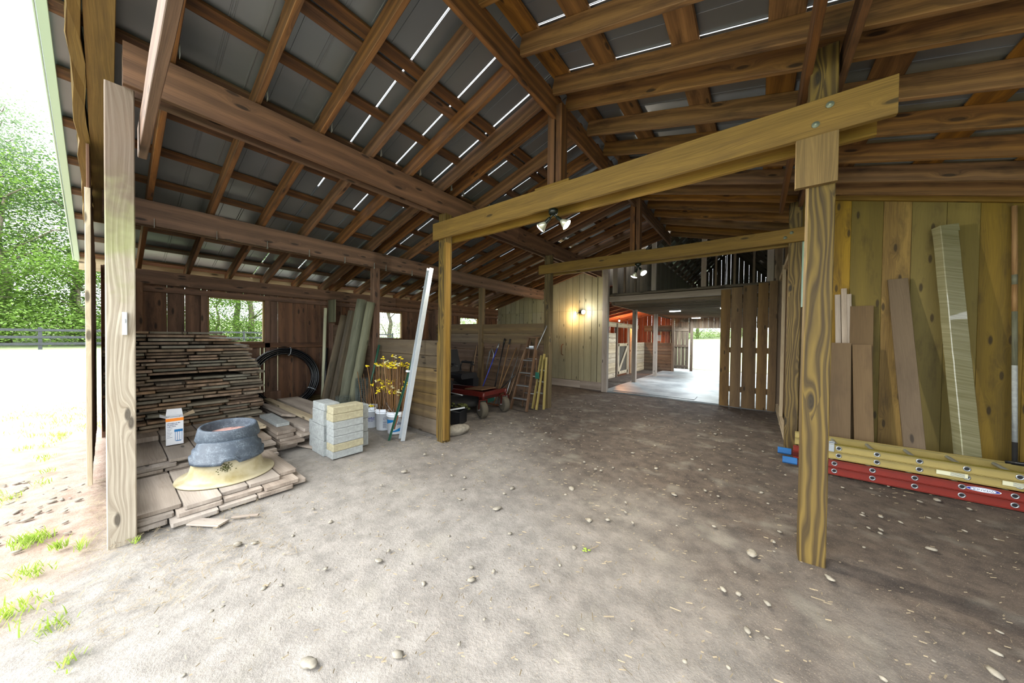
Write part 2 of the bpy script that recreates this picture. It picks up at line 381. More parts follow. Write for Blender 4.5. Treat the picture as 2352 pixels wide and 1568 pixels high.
        if origin is not None and parent is None: o.location = o0
        if loc: o.location = loc
        if rot: o.rotation_euler = rot
        if parent:
            o.parent = parent
            if origin is None and parent.type == 'EMPTY' and parent.get('_w'): o.matrix_parent_inverse = Matrix.Translation(-Vector(parent.location))
        return o

def tag(o, label=None, cat=None, group=None, kind=None):
    if label: o['label'] = label
    if cat: o['category'] = cat
    if group: o['group'] = group
    if kind: o['kind'] = kind
    return o
def empty(name, loc, label, cat, group=None, rz=0.0, world=False):
    """Empty at a thing's base; world=True lets parts be modelled in world coordinates"""
    o = bpy.data.objects.new(name, None); COL.objects.link(o); o.location = loc; o.rotation_euler = (0, 0, rz); o.empty_display_size = .1
    if world: o['_w'] = 1
    return tag(o, label, cat, group)
def dup(root, loc=None, rot=None, label=None, group=None, scale=None):
    r = root.copy(); COL.objects.link(r)
    if loc is not None: r.location = loc
    if rot is not None: r.rotation_euler = rot
    if scale: r.scale = scale
    if label: r['label'] = label
    if group: r['group'] = group
    for ch in list(root.children):
        c = ch.copy(); COL.objects.link(c); c.parent = r
        for g in ch.children:
            d = g.copy(); COL.objects.link(d); d.parent = c
    return r
def text(name, body, size, loc, rot, mat, parent=None, extrude=.0004, sx=1.0):
    cu = bpy.data.curves.new(name, 'FONT'); cu.body = body; cu.size = size; cu.extrude = extrude; cu.align_x = 'CENTER'; cu.align_y = 'CENTER'
    tmp = bpy.data.objects.new('tmp', cu); COL.objects.link(tmp); dg = bpy.context.evaluated_depsgraph_get(); dg.update()
    me = bpy.data.meshes.new_from_object(tmp.evaluated_get(dg)); bpy.data.objects.remove(tmp)
    me.materials.clear(); me.materials.append(M[mat])
    o = bpy.data.objects.new(name, me); COL.objects.link(o); o.location = loc; o.rotation_euler = rot; o.scale = (sx, 1, 1)
    if parent:
        o.parent = parent
        if parent.type == 'EMPTY' and parent.get('_w'): o.matrix_parent_inverse = Matrix.Translation(-Vector(parent.location))
    return o
ORD = ['first', 'second', 'third', 'fourth', 'fifth', 'sixth', 'seventh', 'eighth', 'ninth', 'tenth', 'eleventh', 'twelfth', 'thirteenth', 'fourteenth', 'fifteenth', 'sixteenth', 'seventeenth', 'eighteenth', 'nineteenth', 'twentieth', 'twenty-first', 'twenty-second', 'twenty-third', 'twenty-fourth', 'twenty-fifth', 'twenty-sixth', 'twenty-seventh', 'twenty-eighth', 'twenty-ninth', 'thirtieth', 'thirty-first', 'thirty-second', 'thirty-third']

# ------------------------------------------------------------ geometry of the shed
XL, X2, X1, XR, XB = -7.9, -5.85, -3.8, -1.86, .38
YG = [.07, 3.2, 6.2, 9.25]
def zl(x): return 4.30+.2765*(x+1.86)      # underside of left rafters
def zr(x): return 4.30-.270*(x+1.86)       # underside of right rafters
RD = .185

# ------------------------------------------------------------ ground
def ground():
    mb = MB()
    xs = [-75, -60, -50, -44, -38, -32, -26, -21, -17, -14, -12, -10.5, -9.5, -8.5]+[-8+.14*i for i in range(94)]+[5.4, 6.5, 8, 11, 15, 22, 32, 45, 60]
    ys = [-40, -30, -22, -15, -10, -7, -5, -3.8]+[-2.8+.14*i for i in range(88)]+[9.8, 11, 13, 15, 17.5, 19, 22, 26, 32, 40, 52, 66, 85]
    rn = random.Random(3)
    def hz(x, y):
        z = 0.0
        if -8.2 < x < 5.3 and -2.9 < y < 9.6:
            z = .012*math.sin(x*1.9+.6*y)*math.cos(y*1.3)+.007*math.sin(x*5.1+y*3.3)-.012
        if x < -10: z = .020*(-10-x)+.25*max(0, -44-x)*.35
        if y > 30: z += .06*(y-30)
        return z-.004
    nx = len(xs)
    for y in ys:
        for x in xs: mb.v.append(Vector((x, y, hz(x, y))))
    for j in range(len(ys)-1):
        for i in range(nx-1):
            a = j*nx+i; mb.face((a, a+1, a+nx+1, a+nx), ((0, 0),)*4, 0, True)
    mb.keep = True
    tag(mb.build('floor', 'ground'), kind='structure')
    mb = MB(); mb.board((-1.5, 9.2, -.03), (-1.5, 18.6, -.03), 4.3, .1, c=.01)
    tag(mb.build('floor', 'slab'), kind='structure')
ground()

# ------------------------------------------------------------ posts
def post(name, x, y, z0, z1, mat, label, w=.145, lean=(0, 0), group=None):
    mb = MB(); mb.board((x, y, z0), (x+lean[0], y+lean[1], z1), w, w, up=(0, 1, 0), c=.006, nu=6, jig=.0015)
    return tag(mb.build(name, mat, origin=(x, y, z0)), label, 'post', group)
post('support_post', -3.86, .07, -.03, 3.44, 'postw_shaded', 'pale weathered square post at the left edge of the opening, beside the grass')
pb = post('support_post', .345, 3.2, -.03, 4.0-.27*.0-.32, 'post', 'thick treated post at right in the foreground with bold wavy grain')
mb = MB(); mb.board((.31, 3.103, 2.70), (.31, 3.103, 3.045), .22, .045, up=(0, 1, 0)); mb.build('splice_block', 'tie', origin=(0, 0, 0)).parent = pb
for c in pb.children: c.matrix_parent_inverse = Matrix.Translation(-Vector(pb.location))
pc = post('support_post', -3.80, 3.2, -.03, 3.45, 'post', 'square post at the end of the front board partition, spliced on its side')
mb = MB(); mb.board((-3.705, 3.16, .02), (-3.705, 3.16, 3.0), .09, .045, up=(1, 0, 0)); mb.build('splice_board', 'tie', origin=(0, 0, 0)).parent = pc
for c in pc.children: c.matrix_parent_inverse = Matrix.Translation(-Vector(pc.location))
post('support_post', -3.77, 6.2, -.03, 3.45, 'post', 'square post behind the wooden stepladder at the end of the rear partition')
post('support_post', .42, 6.2, -.03, 3.60, 'post', 'knotty square post at the front corner of the passage by the ladders')
post('support_post', X2, 3.2, -.03, 2.9, 'beam', 'brown square post rising above the left end of the front partition', .13)
post('support_post', X2, 6.2, -.03, 2.9, 'part', 'dark square post standing in the middle of the rear partition behind the mower', .13)
post('support_post', XL+.1, 3.2, -.03, 2.4, 'beam', 'brown wall post by the left wall behind the leaning pipe', .13)
post('support_post', XL+.1, .3, -.03, 2.4, 'beam', 'brown wall post in the left wall behind the pile of planks', .13)
post('support_post', XL+.1, 6.2, -.03, 2.4, 'beam', 'brown wall post at the left end of the rear partition', .13)
for y, w in ((3.2, 'nearest'), (6.2, 'rear')):
    mb = MB()
    mb.board((XR-.04, y, 3.24), (XR-.04, y, 4.22), .09, .14, up=(0, 1, 0)); mb.board((XR+.06, y, 3.24), (XR+.06, y, 4.22), .07, .14, up=(0, 1, 0))
    tag(mb.build('king_post', 'rafter', origin=(XR, y, 3.24)), f'doubled king post from the {w} tie beam up to the ridge', 'post')

# ------------------------------------------------------------ long beams (run into the depth)
def beam(x, z0, z1, y0, y1, mat, label, t=.045, plies=2, gap=.06):
    root = None
    mb = MB()
    for i in range(plies):
        xx = x+(i-(plies-1)/2)*(t+gap) if plies > 1 else x
        y = y0
        y = max(y, .085) if x > -5 and plies == 2 else y
        while y < y1-.1:
            ye = min(y1, y+4.9); mb.board((xx, y, (z0+z1)/2-(0 if i else .0)), (xx, ye-.004, (z0+z1)/2), t, z1-z0, c=.004); y = ye
    return tag(mb.build('girder_beam', mat, origin=(x, y0, z0)), label, 'beam')
beam(-3.83, 3.44, 3.755, -.02, 9.2, 'beam', 'deep doubled girder along the shed above the left row of posts', gap=.11)
beam(X2, 2.89, 3.185, -.02, 9.2, 'beam', 'middle purlin girder between the left girder and the left wall', gap=.05)
beam(XL+.05, 2.39, 2.62, -.02, 9.2, 'beam', 'wall plate beam along the top of the left wall', plies=1, t=.05)
beam(XR, 4.08, 4.34, -.22, 9.2, 'rafter', 'ridge board along the peak of the shed roof', plies=1, t=.05)
for x, y0, y1, z0, z1, lab in ((.26, .0, 3.1, 3.96, 3.62, 'short board rising toward the opening left of the foreground post top'), (.46, .2, 3.1, 3.90, 3.62, 'short board rising toward the opening right of the foreground post top')):
    mb = MB(); mb.board((x, y0, 3.60), (x, 6.3, 3.60), .045, .17); tag(mb.build('plate_board', 'rafter', origin=(x, y0, 3.5)), lab.replace('short board rising toward the opening', 'long plate board running over the bays').replace('left of', 'on the left of').replace('right of', 'on the right of'), 'beam')

# tie beams (cross the bay)
def tie(y, xa, xb, z0, z1, label, mat='tie'):
    t = empty('tie_beam', ((xa+xb)/2, y, z0), label, 'beam', world=True)
    mb = MB(); mb.board((xa, y-.1, (z0+z1)/2+.01), (xb, y-.1, (z0+z1)/2-.005), .045, z1-z0, c=.004, nu=10, jig=.002); mb.build('front_plank', mat, t)
    mb = MB(); mb.board((xa+.05, y+.1, (z0+z1)/2-.015), (xb-.05, y+.1, (z0+z1)/2-.02), .045, z1-z0, c=.004, nu=8, jig=.002); mb.build('rear_plank', mat, t)
    mb = MB(); mb.board((XR-.22, y-.0, z1+.015), (XR+.22, y-.0, z1+.015), .24, .03); mb.build('cap_board', mat, t)
    mb = MB()
    for bx, bz in ((.30, z0+.07), (.37, z1-.07)):
        mb.lathe([(.022, 0), (.022, .006), (.009, .007), (.009, .014), (0, .014)], (bx, y-.123, bz), 12, mat=Matrix.Rotation(R(90), 3, 'X'))
    mb.build('bolt_pair', 'brass', t)
    return t
tie(3.2, -3.95, .68, 3.05, 3.30, 'long yellow tie beam crossing the nearest bay, with a floodlight under it')
tie(6.2, -3.97, .54, 3.02, 3.22, 'second yellow tie beam further in, bolted to the rear posts')

mb = MB(); mb.board((-4.08, .192, 3.17), (.62, .192, 3.17), .05, .24, c=.004, nu=8, jig=.002)
tag(mb.build('tie_plank', 'beam', origin=(-4.08, .19, 3.05)), 'single tie plank crossing just behind the pale front post, overhead at the left', 'beam')
# ------------------------------------------------------------ rafters
YRL = [.333, .89, 1.445, 2.0, 2.557, 3.10, 3.34, 3.93, 4.5, 5.05, 5.6, 6.08, 6.34, 6.9, 7.45, 8.0, 8.55, 9.1]
YRR = [.19, .75, 1.32, 1.89, 2.46, 3.07, 3.37, 3.96, 4.53, 5.1, 5.65, 6.08, 6.38, 6.9, 7.45, 8.0, 8.55, 9.1]
def rafter_mesh(side):
    mb = MB()
    if side < 0: a, b = (-8.2, 0, zl(-8.2)+RD/2), (XR-.028, 0, zl(XR-.028)+RD/2)
    else: a, b = (XR+.028, 0, zr(XR+.028)+RD/2), (4.6, 0, zr(4.6)+RD/2)
    mb.board(a, b, .048, RD, c=.004, nu=8, jig=.002); return mb
for side, ys in ((-1, YRL), (1, YRR)):
    nm = 'left' if side < 0 else 'right'
    first = rafter_mesh(side).build('rafter', 'rafter' if side < 0 else 'rafter_lit')
    for i, y in enumerate(ys):
        r = first if i == 0 else dup(first)
        r.location = (0, y, random.uniform(-.004, .004))
        tag(r, f'rough brown rafter of the {nm} roof slope, {ORD[i]} counted from the open gable', 'rafter', f'rafters of the {nm} slope')
# gable rafters and live-edge fascia
mb = MB(); mb.board((-6.62, -.018, zl(-6.62)+.09), (XR, -.018, zl(XR)+.09), .14, .19); tag(mb.build('gable_rafter', 'tie', origin=(-6.6, 0, 3)), 'pale stained gable rafter at the left edge of the opening', 'rafter')
mb = MB(); mb.board((XR, -.02, zr(XR)+.09), (4.6, -.02, zr(4.6)+.09), .05, .2); tag(mb.build('gable_rafter', 'tie', origin=(XR, 0, 4)), 'gable rafter of the right roof slope at the opening', 'rafter')
mb = MB(); mb.board((-6.9, -.125, zl(-6.9)+.08), (XR, -.125, zl(XR)+.08), .066, .2, nu=22, jig=.014); tag(mb.build('fascia_board', 'tie', origin=(-6.6, -.1, 3)), 'yellow live-edge fascia board outside the left gable rafter', 'board')

# ------------------------------------------------------------ purlins
PL = [-2.05, -2.76, -2.90, -3.40, -3.99, -4.60, -5.2, -5.79, -6.38, -6.96, -7.55, -8.12]
PR = [-1.74, -1.24, -.53, .13, .80, 1.47, 2.14, 2.8, 3.45, 4.1]
for i, x in enumerate(PL):
    w = .11; mb = MB(); z = zl(x)+RD+.021
    d = Vector((1, 0, .2765)).normalized()
    y = -.24 if i > 2 else -.2
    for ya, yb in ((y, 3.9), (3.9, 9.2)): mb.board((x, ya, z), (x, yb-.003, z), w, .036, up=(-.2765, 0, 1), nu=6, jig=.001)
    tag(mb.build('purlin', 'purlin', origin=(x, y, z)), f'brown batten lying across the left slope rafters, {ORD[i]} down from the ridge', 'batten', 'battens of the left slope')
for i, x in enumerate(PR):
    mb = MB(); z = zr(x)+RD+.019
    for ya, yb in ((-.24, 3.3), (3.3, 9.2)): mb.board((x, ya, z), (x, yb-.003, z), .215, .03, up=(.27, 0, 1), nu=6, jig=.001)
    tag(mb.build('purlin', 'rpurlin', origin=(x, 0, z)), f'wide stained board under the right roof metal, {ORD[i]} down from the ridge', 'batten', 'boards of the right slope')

# ------------------------------------------------------------ roof metal: panels, ribs, open seams
def roof():
    mb = MB(); t = .004; off = RD+.052
    rn = random.Random(11)
    for side in (-1, 1):
        z = (lambda x: zl(x)+off) if side < 0 else (lambda x: zr(x)+off)
        xa, xb = ((-8.28, XR-.0) if side < 0 else (XR+.0, 4.7))
        ys = [-.28, .62]
        while ys[-1] < 9.0: ys.append(ys[-1]+.61)
        ys[-1] = 9.22
        for i in range(len(ys)-1):
            open_ = (ys[i] > (1.7 if side < 0 else .3)); g = .0065 if open_ else 0
            g2 = .0065 if (ys[i+1] > (1.7 if side < 0 else .3) and ys[i+1] < 9.1) else 0
            ya, yb = ys[i]+g, ys[i+1]-g2
            for k in range(2):
                zz = k*t; P = [(xa, ya, z(xa)+zz), (xb, ya, z(xb)+zz), (xb, yb, z(xb)+zz), (xa, yb, z(xa)+zz)]
                mb.quad(P)
            # minor stiffening ribs
            for fy in (.33, .66):
                y = ys[i]+(ys[i+1]-ys[i])*fy
                mb.board((xa, y, z(xa)-.003), (xb, y, z(xb)-.003), .012, .006, up=(0, 0, 1), c=.001)
            if i == 0: continue
            y = ys[i]
            # seam: two lips, cap pieces where the overlap is tight
            for e in (-.012, .012): mb.board((xa, y+e, z(xa)-.004), (xb, y+e, z(xb)-.004), .007, .012, up=(0, 0, 1), c=.001)
            if open_:
                x = xa
                while x < xb:
                    L = rn.uniform(.5, 2.2)
                    if rn.random() < (.5 if side < 0 else .22): mb.board((x, y, z(x)+.012), (min(xb, x+L), y, z(min(xb, x+L))+.012), .05, .004, c=.0005)
                    x += L
    mb.keep = True
    return tag(mb.build('ceiling', 'metal'), kind='structure')
roof()
mb = MB(); mb.board((-8.28, -.3, zl(-8.28)+.21), (XR, -.3, zl(XR)+.21), .012, .09); mb.board((XR, -.3, zr(XR)+.21), (4.7, -.3, zr(4.7)+.21), .012, .09)
mb.board((-8.28, -.265, zl(-8.28)+.17), (XR, -.265, zl(XR)+.17), .05, .008)
tag(mb.build('trim_1', 'trim'), kind='structure')
mb = MB(); mb.board((XR-.09, -.3, zl(XR)+.245), (XR-.09, 9.2, zl(XR)+.245), .22, .004, up=(-.27, 0, 1)); mb.board((XR+.09, -.3, zr(XR)+.245), (XR+.09, 9.2, zr(XR)+.245), .22, .004, up=(.27, 0, 1))
tag(mb.build('trim_2', 'metal'), kind='structure')

mb = MB(); mb.board((-8.25, -.25, 2.655), (-8.25, 9.2, 2.655), .035, .2); tag(mb.build('eave_board', 'pale', origin=(-8.25, 0, 2.6)), 'tan eave board outside the top of the left wall', 'board')
# hurricane ties hanging where rafters cross the beams
k = 0
for bx, bz in ((X2-.06, 2.90), (-3.74, 3.78)):
    for i, y in enumerate(YRL[:8]):
        mb = MB(); mb.board((0, 0, .05), (0, 0, -.03), .022, .003, up=(0, 1, 0), c=.0005); mb.board((0, 0, -.03), (0, 0, -.06), .04, .003, up=(0, 1, 0), c=.0005)
        o = mb.build('rafter_clip', 'bead', loc=(bx+.15, y+.03, bz+.02))
        w = 'middle purlin girder' if bx < -5 else 'doubled left girder'
        tag(o, f'small metal clip on the {w}, {ORD[i]} from the open gable', 'metal clip', 'rafter clips')

# ------------------------------------------------------------ walls of boards
def vwall(name, x0, x1, axis, fixed, zf, z0, mat, holes=(), bw=(.19, .28), gap=.004, t=.025, seed=1, gaps=()):
    """vertical boards; axis 'x' runs along x at y=fixed, axis 'y' along y at x=fixed; zf(s)=top; holes=(s0,s1,z0,z1)"""
    rn = random.Random(seed); mb = MB(); s = x0
    while s < x1-.02:
        w = rn.uniform(*bw); e = min(x1, s+w)
        for h in holes:
            for lim in (h[0], h[1]):
                if s+.04 < lim < e: e = lim
        if x1-e < .06: e = x1
        mid = (s+e)/2; g = gap if rn.random() > .12 or gap < .0045 else gap*2
        segs = [(z0, zf(mid))]
        for h in holes:
            if h[0]-.01 <= mid <= h[1]+.01:
                segs = [q for a, b in segs for q in ((a, min(b, h[2])), (max(a, h[3]), b)) if q[1]-q[0] > .01]
        dx = rn.uniform(-.003, .003)
        for a, b in segs:
            if axis == 'x': mb.board((mid, fixed+dx, a), (mid, fixed+dx, b), e-s-g, t, up=(0, 1, 0), nu=4, jig=.0008)
            else: mb.board((fixed+dx, mid, a), (fixed+dx, mid, b), t, e-s-g, up=(0, 1, 0), nu=4, jig=.0008)
        s = e
    return tag(mb.build(name, mat), kind='structure')
W1, W2, W3 = (1.13, 1.97, 1.42, 2.27), (4.38, 5.10, 1.50, 2.23), (7.28, 8.16, 1.50, 2.24)
vwall('wall_left', -.05, 9.25, 'y', XL-.01, lambda s: 2.62, -.02, 'lsiding', (W1, W2, W3), seed=4, gap=.0046)
mb = MB()
def railx(z0, z1, y0, y1): mb.board((XL+.03, y0, (z0+z1)/2), (XL+.03, y1, (z0+z1)/2), .045, z1-z0)
railx(2.27, 2.36, 0, 9.2); railx(.06, .20, 0, 3.1); railx(.06, .2, 3.3, 9.2)
railx(1.32, 1.42, 1.0, 3.14); railx(1.40, 1.5, 3.3, 6.1); railx(1.40, 1.5, 6.3, 9.2); railx(1.30, 1.4, 0, 1.0)
for w in (W1, W2, W3):
    for y in (w[0]-.045, w[1]+.045): mb.board((XL+.03, y, .2), (XL+.03, y, 2.27), .045, .09, up=(0, 1, 0))
for x in (2.1, 3.0): mb.board((XL+.03, x, .25), (XL+.03, x, .42), .04, .3, up=(0, 1, 0))
tag(mb.build('trim_3', 'lsiding'), kind='structure')
# a green treated skirt board low on the left wall
mb = MB(); mb.board((XL+.08, 1.3, .13), (XL+.08, 3.0, .13), .04, .22); tag(mb.build('skirt_board', 'post', origin=(XL+.08, 1.3, 0)), 'green treated skirt board low on the left wall behind the coil of pipe', 'board')
for i, (w, nb) in enumerate(((W1, 0), (W2, 7), (W3, 7))):
    mb = MB()
    for y in (w[0]+.012, w[1]-.012): mb.board((XL-.005, y, w[2]), (XL-.005, y, w[3]), .07, .024, up=(0, 1, 0))
    for z in (w[2]+.012, w[3]-.012): mb.board((XL-.005, w[0], z), (XL-.005, w[1], z), .07, .024)
    wo = tag(mb.build(f'window_{i+1}', 'tie'), kind='structure')
    if nb:
        mb = MB()
        for j in range(nb):
            y = w[0]+(w[1]-w[0])*(j+.5)/nb; mb.tube([(XL-.03, y, w[2]), (XL-.03, y, w[3])], .003, 5)
            z = w[2]+(w[3]-w[2])*(j+.5)/nb; mb.tube([(XL-.03, w[0], z), (XL-.03, w[1], z)], .003, 5)
        mb.build('window_mesh', 'mesh', wo)
# far wall, left part (whitish boards) with seam and skirt
ft = lambda s: zl(s)+RD
vwall('wall_far', XL, -3.62, 'x', 9.25, lambda s: 2.45, .24, 'fsiding', seed=8, gap=.011, bw=(.17, .25))
vwall('wall_far', XL, -3.62, 'x', 9.245, lambda s: min(ft(s), 3.72), 2.455, 'fsiding', seed=8, gap=.011, bw=(.17, .25))
vwall('wall_far_backing', XL, -3.62, 'x', 9.30, lambda s: ft(s)-.02, 0, 'loft', seed=9, gap=.002)  # backing added behind the siding to stop light leaking through its gaps
mb = MB(); mb.board((XL, 9.23, .12), (-5.6, 9.23, .12), .04, .24); mb.board((-5.6, 9.23, .115), (-4.4, 9.23, .115), .04, .22); mb.board((-4.4, 9.225, .12), (-3.6, 9.225, .12), .04, .24)
tag(mb.build('baseboard_far', 'plank'), kind='structure')
# right back wall, wide yellow boards under the right slope
vwall('wall_back_right', .5, 4.5, 'x', 6.30, lambda s: zr(s)+RD, -.02, 'rsiding', seed=21, gap=.0018, bw=(.22, .31))
mb = MB(); mb.board((.45, 6.26, zr(.45)+.09), (4.5, 6.26, zr(4.5)+.09), .045, .2); tag(mb.build('trim_4', 'tie'), kind='structure')
vwall('wall_right_added', -.1, 6.3, 'y', 4.55, lambda s: zr(4.55)-.01, -.02, 'rsiding', seed=22, gap=.004)  # side wall out of view, added to keep out light from the right
# passage wall seen edge-on
vwall('wall_passage', 6.36, 9.2, 'y', .47, lambda s: zr(.47)-.02, 0, 'door', seed=23, gap=.003)
mb = MB()
mb.board((.40, 6.42, 0), (.40, 6.42, 3.0), .05, .09, up=(0, 1, 0)); mb.board((.385, 7.8, 0), (.385, 7.8, 3.0), .05, .09, up=(0, 1, 0))
mb.board((.40, 6.4, 2.96), (.40, 9.2, 2.96), .05, .09); mb.board((.385, 6.4, .1), (.385, 9.2, .1), .05, .14)
tag(mb.build('trim_5', 'pale'), kind='structure')
# gable siding left of the front bay
vwall('wall_gable', XL, -5.02, 'x', -.10, lambda s: zl(s)-.03, .14, 'lsiding', seed=25, gap=.004, t=.02)
mb = MB(); mb.board((-4.99, -.10, .14), (-4.99, -.10, 2.95), .03, .035, up=(0, 1, 0), nu=6, jig=.002); tag(mb.build('siding_edge_lit', 'pale', origin=(-4.99, -.1, .1)), 'narrow upright siding edge left of the front post, outdoor light put into its colour', 'board')  # end edge of the siding, light from outside painted in as pale wood
# low skirt of stacked treated boards beside the front post, with white end tags
t = empty('skirt_boards', (-4.0, .07, 0), 'two stacked treated skirt boards ending beside the pale front post, white tags on their ends', 'board', world=True)
for i in range(2):
    z = .13+.21*i; mb = MB(); mb.board((-7.8, .05, z-.02), (-3.965, .05, z-.02), .045, .2); b = mb.build('skirt_plank', 'post', t)
    mb = MB(); mb.box((-3.966, .04, z-.06), (-3.962, .065, z+.02)); mb.build('white_tag', 'white', b)

# ------------------------------------------------------------ partitions
def partition(y, x0, x1, rows, label, mats='part', z0=.02, gapz=.006, t=.04, big=()):
    mb = MB(); z = z0
    rn = random.Random(int(y*100)+int(x0*7))
    for i, h in enumerate(rows):
        g = .018 if i in big else gapz
        mb.board((x0, y+rn.uniform(-.003, .003), z+h/2), (x1, y, z+h/2), t, h-g, nu=5, jig=.001); z += h
    return tag(mb.build('board_partition', mats, origin=((x0+x1)/2, y, 0)), label, 'partition')
partition(3.24, -5.78, -3.88, (.24, .2, .2, .2, .22, .2, .25), 'front partition of horizontal boards behind the flagged stakes', z0=.02)
mb = MB()
mb.board((-3.93, 3.2, .0), (-3.93, 3.2, 1.5), .045, .05, up=(0, 1, 0)); tag(mb.build('nailing_strip', 'tie', origin=(-3.93, 3.2, 0)), 'narrow nailing strip on the end of the front partition', 'board')
partition(3.24, -7.78, -5.92, (.24, .22, .22, .22, .26, .2, .22, .22), 'taller pale partition behind the leaning fence posts', 'partdark', z0=.02)
partition(6.24, -5.78, -3.86, (.24, .2, .2, .2, .22, .2, .15, .25, .24), 'rear partition behind the garden tools and stepladder', 'partdark', big=(7,))
partition(6.24, -7.78, -5.92, (.24, .2, .2, .2, .2, .18, .19, .2, .15, .17), 'rear partition behind the mower seat, two bright gaps near its top', 'partdark', big=(6, 7))
for (x0, x1) in ((-5.78, -3.86), (-7.78, -5.92)):
    mb = MB(); mb.board((x0, 6.205, 1.80), (x1, 6.205, 1.80), .03, .24); mb.board((x0, 6.205, 1.545), (x1, 6.205, 1.545), .03, .25)
    tag(mb.build('rail_board', 'part', origin=(x0, 6.2, 1.5)), 'yellow top rail boards of the rear partition, ' + ('right section by the stepladder' if x0 > -5.9 else 'left section behind the mower'), 'board')
# gusset plate at the wall post
mb = MB(); mb.board((-7.55, 3.12, 1.88), (-7.55, 3.12, 2.38), .34, .02, up=(0, 1, 0)); tag(mb.build('corner_brace_board', 'fencepost', origin=(-7.5, 3.12, 1.9)), 'greenish board nailed upright above the pale partition', 'board')

# ------------------------------------------------------------ barn beyond the far opening
mb = MB(); mb.board((-3.59, 9.2, -.02), (-3.59, 9.2, 3.78), .16, .14, up=(0, 1, 0)); tag(mb.build('corner_post', 'plank', origin=(-3.59, 9.2, 0)), 'grey corner post at the left of the barn doorway', 'post')
mb = MB(); mb.board((.36, 9.28, -.02), (.36, 9.28, 3.7), .14, .14, up=(0, 1, 0)); tag(mb.build('corner_post', 'barn', origin=(.36, 9.28, 0)), 'corner post at the right of the barn doorway behind the sliding door', 'post')
mb = MB(); mb.board((-3.5, 9.3, 2.755), (.29, 9.3, 2.765), .14, .15, nu=8, jig=.003); tag(mb.build('door_header', 'plank', origin=(-3.5, 9.3, 2.7)), 'worn pale header beam over the barn doorway', 'beam')
mb = MB(); mb.board((-3.5, 9.3, 2.87), (.29, 9.3, 2.90), .14, .06); tag(mb.build('loft_sill', 'loft', origin=(-3.5, 9.3, 2.85)), 'dark sill board along the bottom of the loft opening', 'beam')
for i, (x, w) in enumerate(((-3.36, .13), (-3.08, .05), (-2.78, .05), (-2.28, .11), (-1.09, .11), (-.83, .04), (-.45, .045), (-.08, .045), (.22, .12))):
    mb = MB(); mb.board((x, 9.32, 2.93), (x, 9.32, 4.3 if x > -3.2 else 3.8), w, .09, up=(0, 1, 0))
    tag(mb.build('loft_stud', 'plank' if w > .1 else 'barn', origin=(x, 9.32, 2.9)), f'upright stud in the loft opening, {ORD[i]} from the left', 'stud', 'studs of the loft opening')
# front gable of the barn above the shed roof (closes the loft)
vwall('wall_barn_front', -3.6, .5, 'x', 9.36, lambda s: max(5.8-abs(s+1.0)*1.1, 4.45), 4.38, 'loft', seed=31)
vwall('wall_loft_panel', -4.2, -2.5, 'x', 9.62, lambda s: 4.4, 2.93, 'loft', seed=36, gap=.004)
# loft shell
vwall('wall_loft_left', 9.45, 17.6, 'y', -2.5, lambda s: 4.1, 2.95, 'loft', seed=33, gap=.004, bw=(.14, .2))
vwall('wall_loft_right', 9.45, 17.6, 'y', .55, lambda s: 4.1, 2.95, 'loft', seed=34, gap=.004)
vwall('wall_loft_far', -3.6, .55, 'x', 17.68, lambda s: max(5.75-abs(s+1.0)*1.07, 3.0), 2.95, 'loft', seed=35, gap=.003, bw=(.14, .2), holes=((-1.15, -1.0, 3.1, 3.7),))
mb = MB()
for sgn in (-1, 1):
    xe = -2.6 if sgn < 0 else .65
    for i in range(14):
        a = i/14; b = (i+1)/14; xa_ = xe+(-1.0-xe)*a; xb_ = xe+(-1.0-xe)*b
        za, zb = 4.1+1.7*a, 4.1+1.7*b; y = 9.4
        rn = random.Random(i*7+sgn)
        while y < 17.7:
            L = rn.uniform(1.2, 3.0); g = .0 if rn.random() < .8 else .025
            mb.quad([(xa_, y, za), (xb_-(.012 if rn.random() < .25 else 0)*-sgn, y, zb), (xb_, min(17.75, y+L-g), zb), (xa_, min(17.75, y+L-g), za)]); y += L
o = tag(mb.build('ceiling', 'metal'), kind='structure'); sol = o.modifiers.new('thick', 'SOLIDIFY'); sol.thickness = .02
for i in range(12):
    y = 9.7+i*.7; mb = MB(); mb.board((-2.55, y, 4.03), (-1.0, y, 5.68), .05, .1); mb.board((.6, y, 4.03), (-1.0, y, 5.68), .05, .12)
    tag(mb.build('loft_rafter', 'loft', origin=(-1.5, y, 6.0)), f'dark pair of loft rafters, {ORD[i]} behind the loft opening', 'rafter', 'rafters of the loft')
for i in range(7):
    a = (i+.5)/7; x = -2.55+1.5*a; z = 4.1+1.63*a
    mb = MB(); mb.board((x, 9.5, z), (x, 17.6, z), .12, .03, up=(-.9, 0, 1)); mb.board((-2.0-x+.0, 9.5, z), (-2.0-x, 17.6, z), .12, .03, up=(.9, 0, 1))
    tag(mb.build('loft_batten', 'loft', origin=(-1.5, 9.5, z)), f'dark pair of loft roof battens, {ORD[i]} from the eaves', 'batten', 'battens of the loft')
# aisle ceiling: floor boards of the loft over close joists
mb = MB()
for i in range(26): x = -3.5+i*.16; mb.board((x, 9.35, 2.86), (x, 17.65, 2.86), .155, .03)
tag(mb.build('ceiling', 'barn'), kind='structure')
j0 = MB().board((-3.55, 0, 2.70), (.6, 0, 2.70), .05, .17).build('ceiling_joist', 'barn')
for i in range(30):
    o = j0 if i == 0 else dup(j0); o.location = (0, 9.6+i*.272, 0)
    tag(o, f'brown ceiling joist over the barn aisle, {ORD[i] if i < len(ORD) else "last"} behind the doorway header', 'joist', 'joists over the barn aisle')
